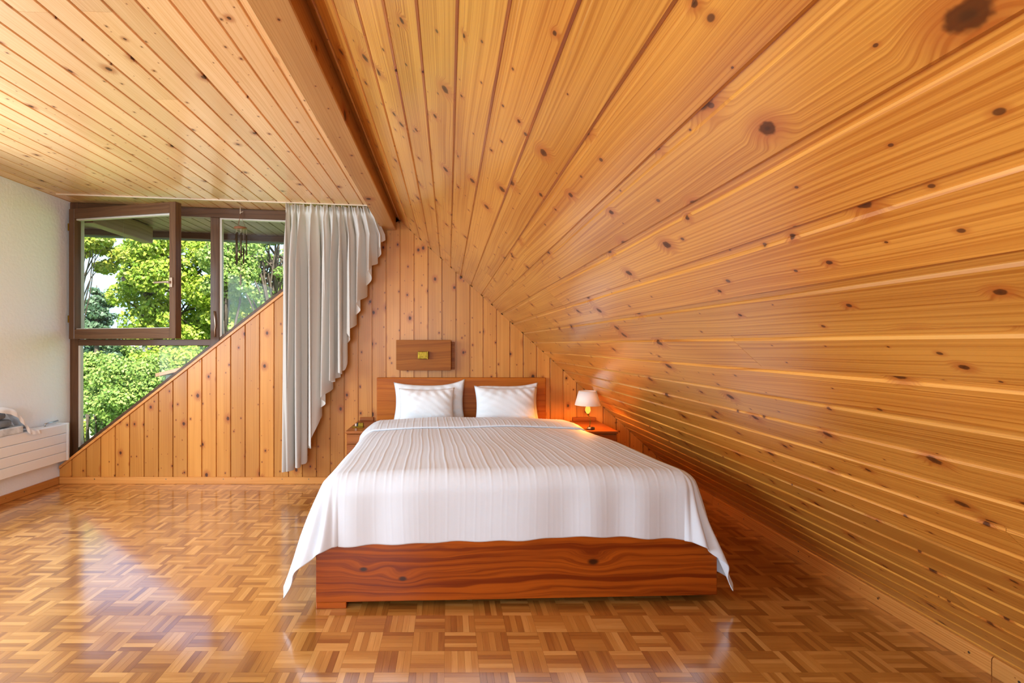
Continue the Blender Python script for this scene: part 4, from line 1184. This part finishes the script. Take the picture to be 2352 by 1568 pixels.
# stone post with ivy
sp = px(220, 1018, 19.0)
post = empty('stone_post', (sp.x, 19, GZ)); tag(post, 'grey stone garden post with a lantern and ivy, low in the view', 'post')
pi_ = Matrix.Translation((-sp.x, -19, -GZ))
for nm, o in (('post', box('shaft', (sp.x - 0.24, 18.8, GZ), (sp.x + 0.24, 19.2, GZ + 0.95), M['stone'], post, 0.03)), ('cap', box('cap', (sp.x - 0.33, 18.72, GZ + 0.952), (sp.x + 0.33, 19.28, GZ + 1.03), M['stone'], post, 0.02)),
              ('l', lathe('lantern', [(0, 0), (0.10, 0), (0.05, 0.06), (0.12, 0.14), (0.10, 0.34), (0.03, 0.46), (0, 0.5)], M['house_white'], (sp.x, 19, GZ + 1.032), post, 8)),
              ('i', leaves('ivy', [(sp.x - 0.3, 18.75, GZ + q * 0.13) for q in range(8)] + [(sp.x + 0.1, 18.7, GZ + 0.1)], [0.17] * 9, 700, 0.12, M['leaf_yellow'], post))):
    o.matrix_parent_inverse = pi_
bo = px(212, 1030, 17.5)
me_o = lathe('boulder', [(0, -0.05), (0.30, 0.0), (0.34, 0.18), (0.24, 0.36), (0, 0.42)], M['stone'], (bo.x, 17.5, GZ), None, 9)
tag(me_o, 'rounded grey boulder on the lawn before the stone post', 'boulder')

# neighbouring house and small tiled shed
h0 = px(238, 812, 42)
hs = empty('house', (h0.x, 44, GZ - 1)); tag(hs, 'white house with dark slate roof glimpsed under the transom', 'house')
hi_ = Matrix.Translation((-h0.x, -44, -(GZ - 1)))
zr_ = px(0, 822, 42).z
for o in (box('wall', (h0.x - 2.4, 43, GZ - 1), (h0.x + 3.2, 48, zr_), M['house_white'], hs, 0),
          prism('roof', [(h0.x - 1.6, zr_), (h0.x + 3.6, zr_), (h0.x + 1.4, zr_ + 0.95), (h0.x - 0.2, zr_ + 0.9)], 42.2, 48.5, M['roof_grey'], hs),
          box('gable_wall', (h0.x - 2.9, 47.5, GZ - 1), (h0.x - 0.6, 52, zr_ + 1.6), M['house_white'], hs, 0)):
    o.matrix_parent_inverse = hi_
s0 = px(400, 858, 12.5)
sh = empty('garden_shed', (s0.x, 12.5, GZ)); tag(sh, 'small grey shed with red tiled roof edge behind the slanted sill', 'shed')
si_ = Matrix.Translation((-s0.x, -12.5, -GZ))
for o in (box('wall', (s0.x - 0.15, 12.4, GZ), (s0.x + 2.0, 14.4, s0.z - 0.02), M['stone'], sh, 0),
          prism('roof', [(s0.x - 0.32, s0.z - 0.06), (s0.x + 2.0, s0.z + 0.5), (s0.x + 2.0, s0.z + 0.58), (s0.x - 0.32, s0.z + 0.02)], 12.25, 14.6, M['roof_red'], sh)):
    o.matrix_parent_inverse = si_

# wooded hills
def hill(Y, pts, label):
    n = 60
    xs = np.linspace(-1200, 500, n)
    ph, zz = [], []
    for q in xs:
        xx = VPX + q / Y * F_PX
        zz.append(EYE - (np.interp(xx, [p[0] for p in pts], [p[1] for p in pts]) - VPY) / F_PX * Y + 2 * math.sin(q * 0.11) + 1.2 * math.sin(q * 0.37))
    verts, faces = [], []
    for r in range(9):
        w = r / 8
        for i in range(n):
            verts.append((xs[i], Y - 160 * (1 - w) ** 1.2, GZ - 2 + (zz[i] - GZ + 2) * w ** 0.8 + (1.6 * math.sin(i * 1.7 + r * 2.1) if 0 < r < 8 else 0)))
    for r in range(8):
        for i in range(n - 1): faces.append((r * n + i, r * n + i + 1, (r + 1) * n + i + 1, (r + 1) * n + i))
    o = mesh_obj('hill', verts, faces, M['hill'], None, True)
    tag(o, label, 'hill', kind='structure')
hill(620, [(-600, 640), (100, 640), (200, 646), (300, 668), (400, 680), (520, 655), (560, 662), (600, 684), (700, 690), (1400, 700)], 'wooded hill on the horizon, distance haze painted in as blue')
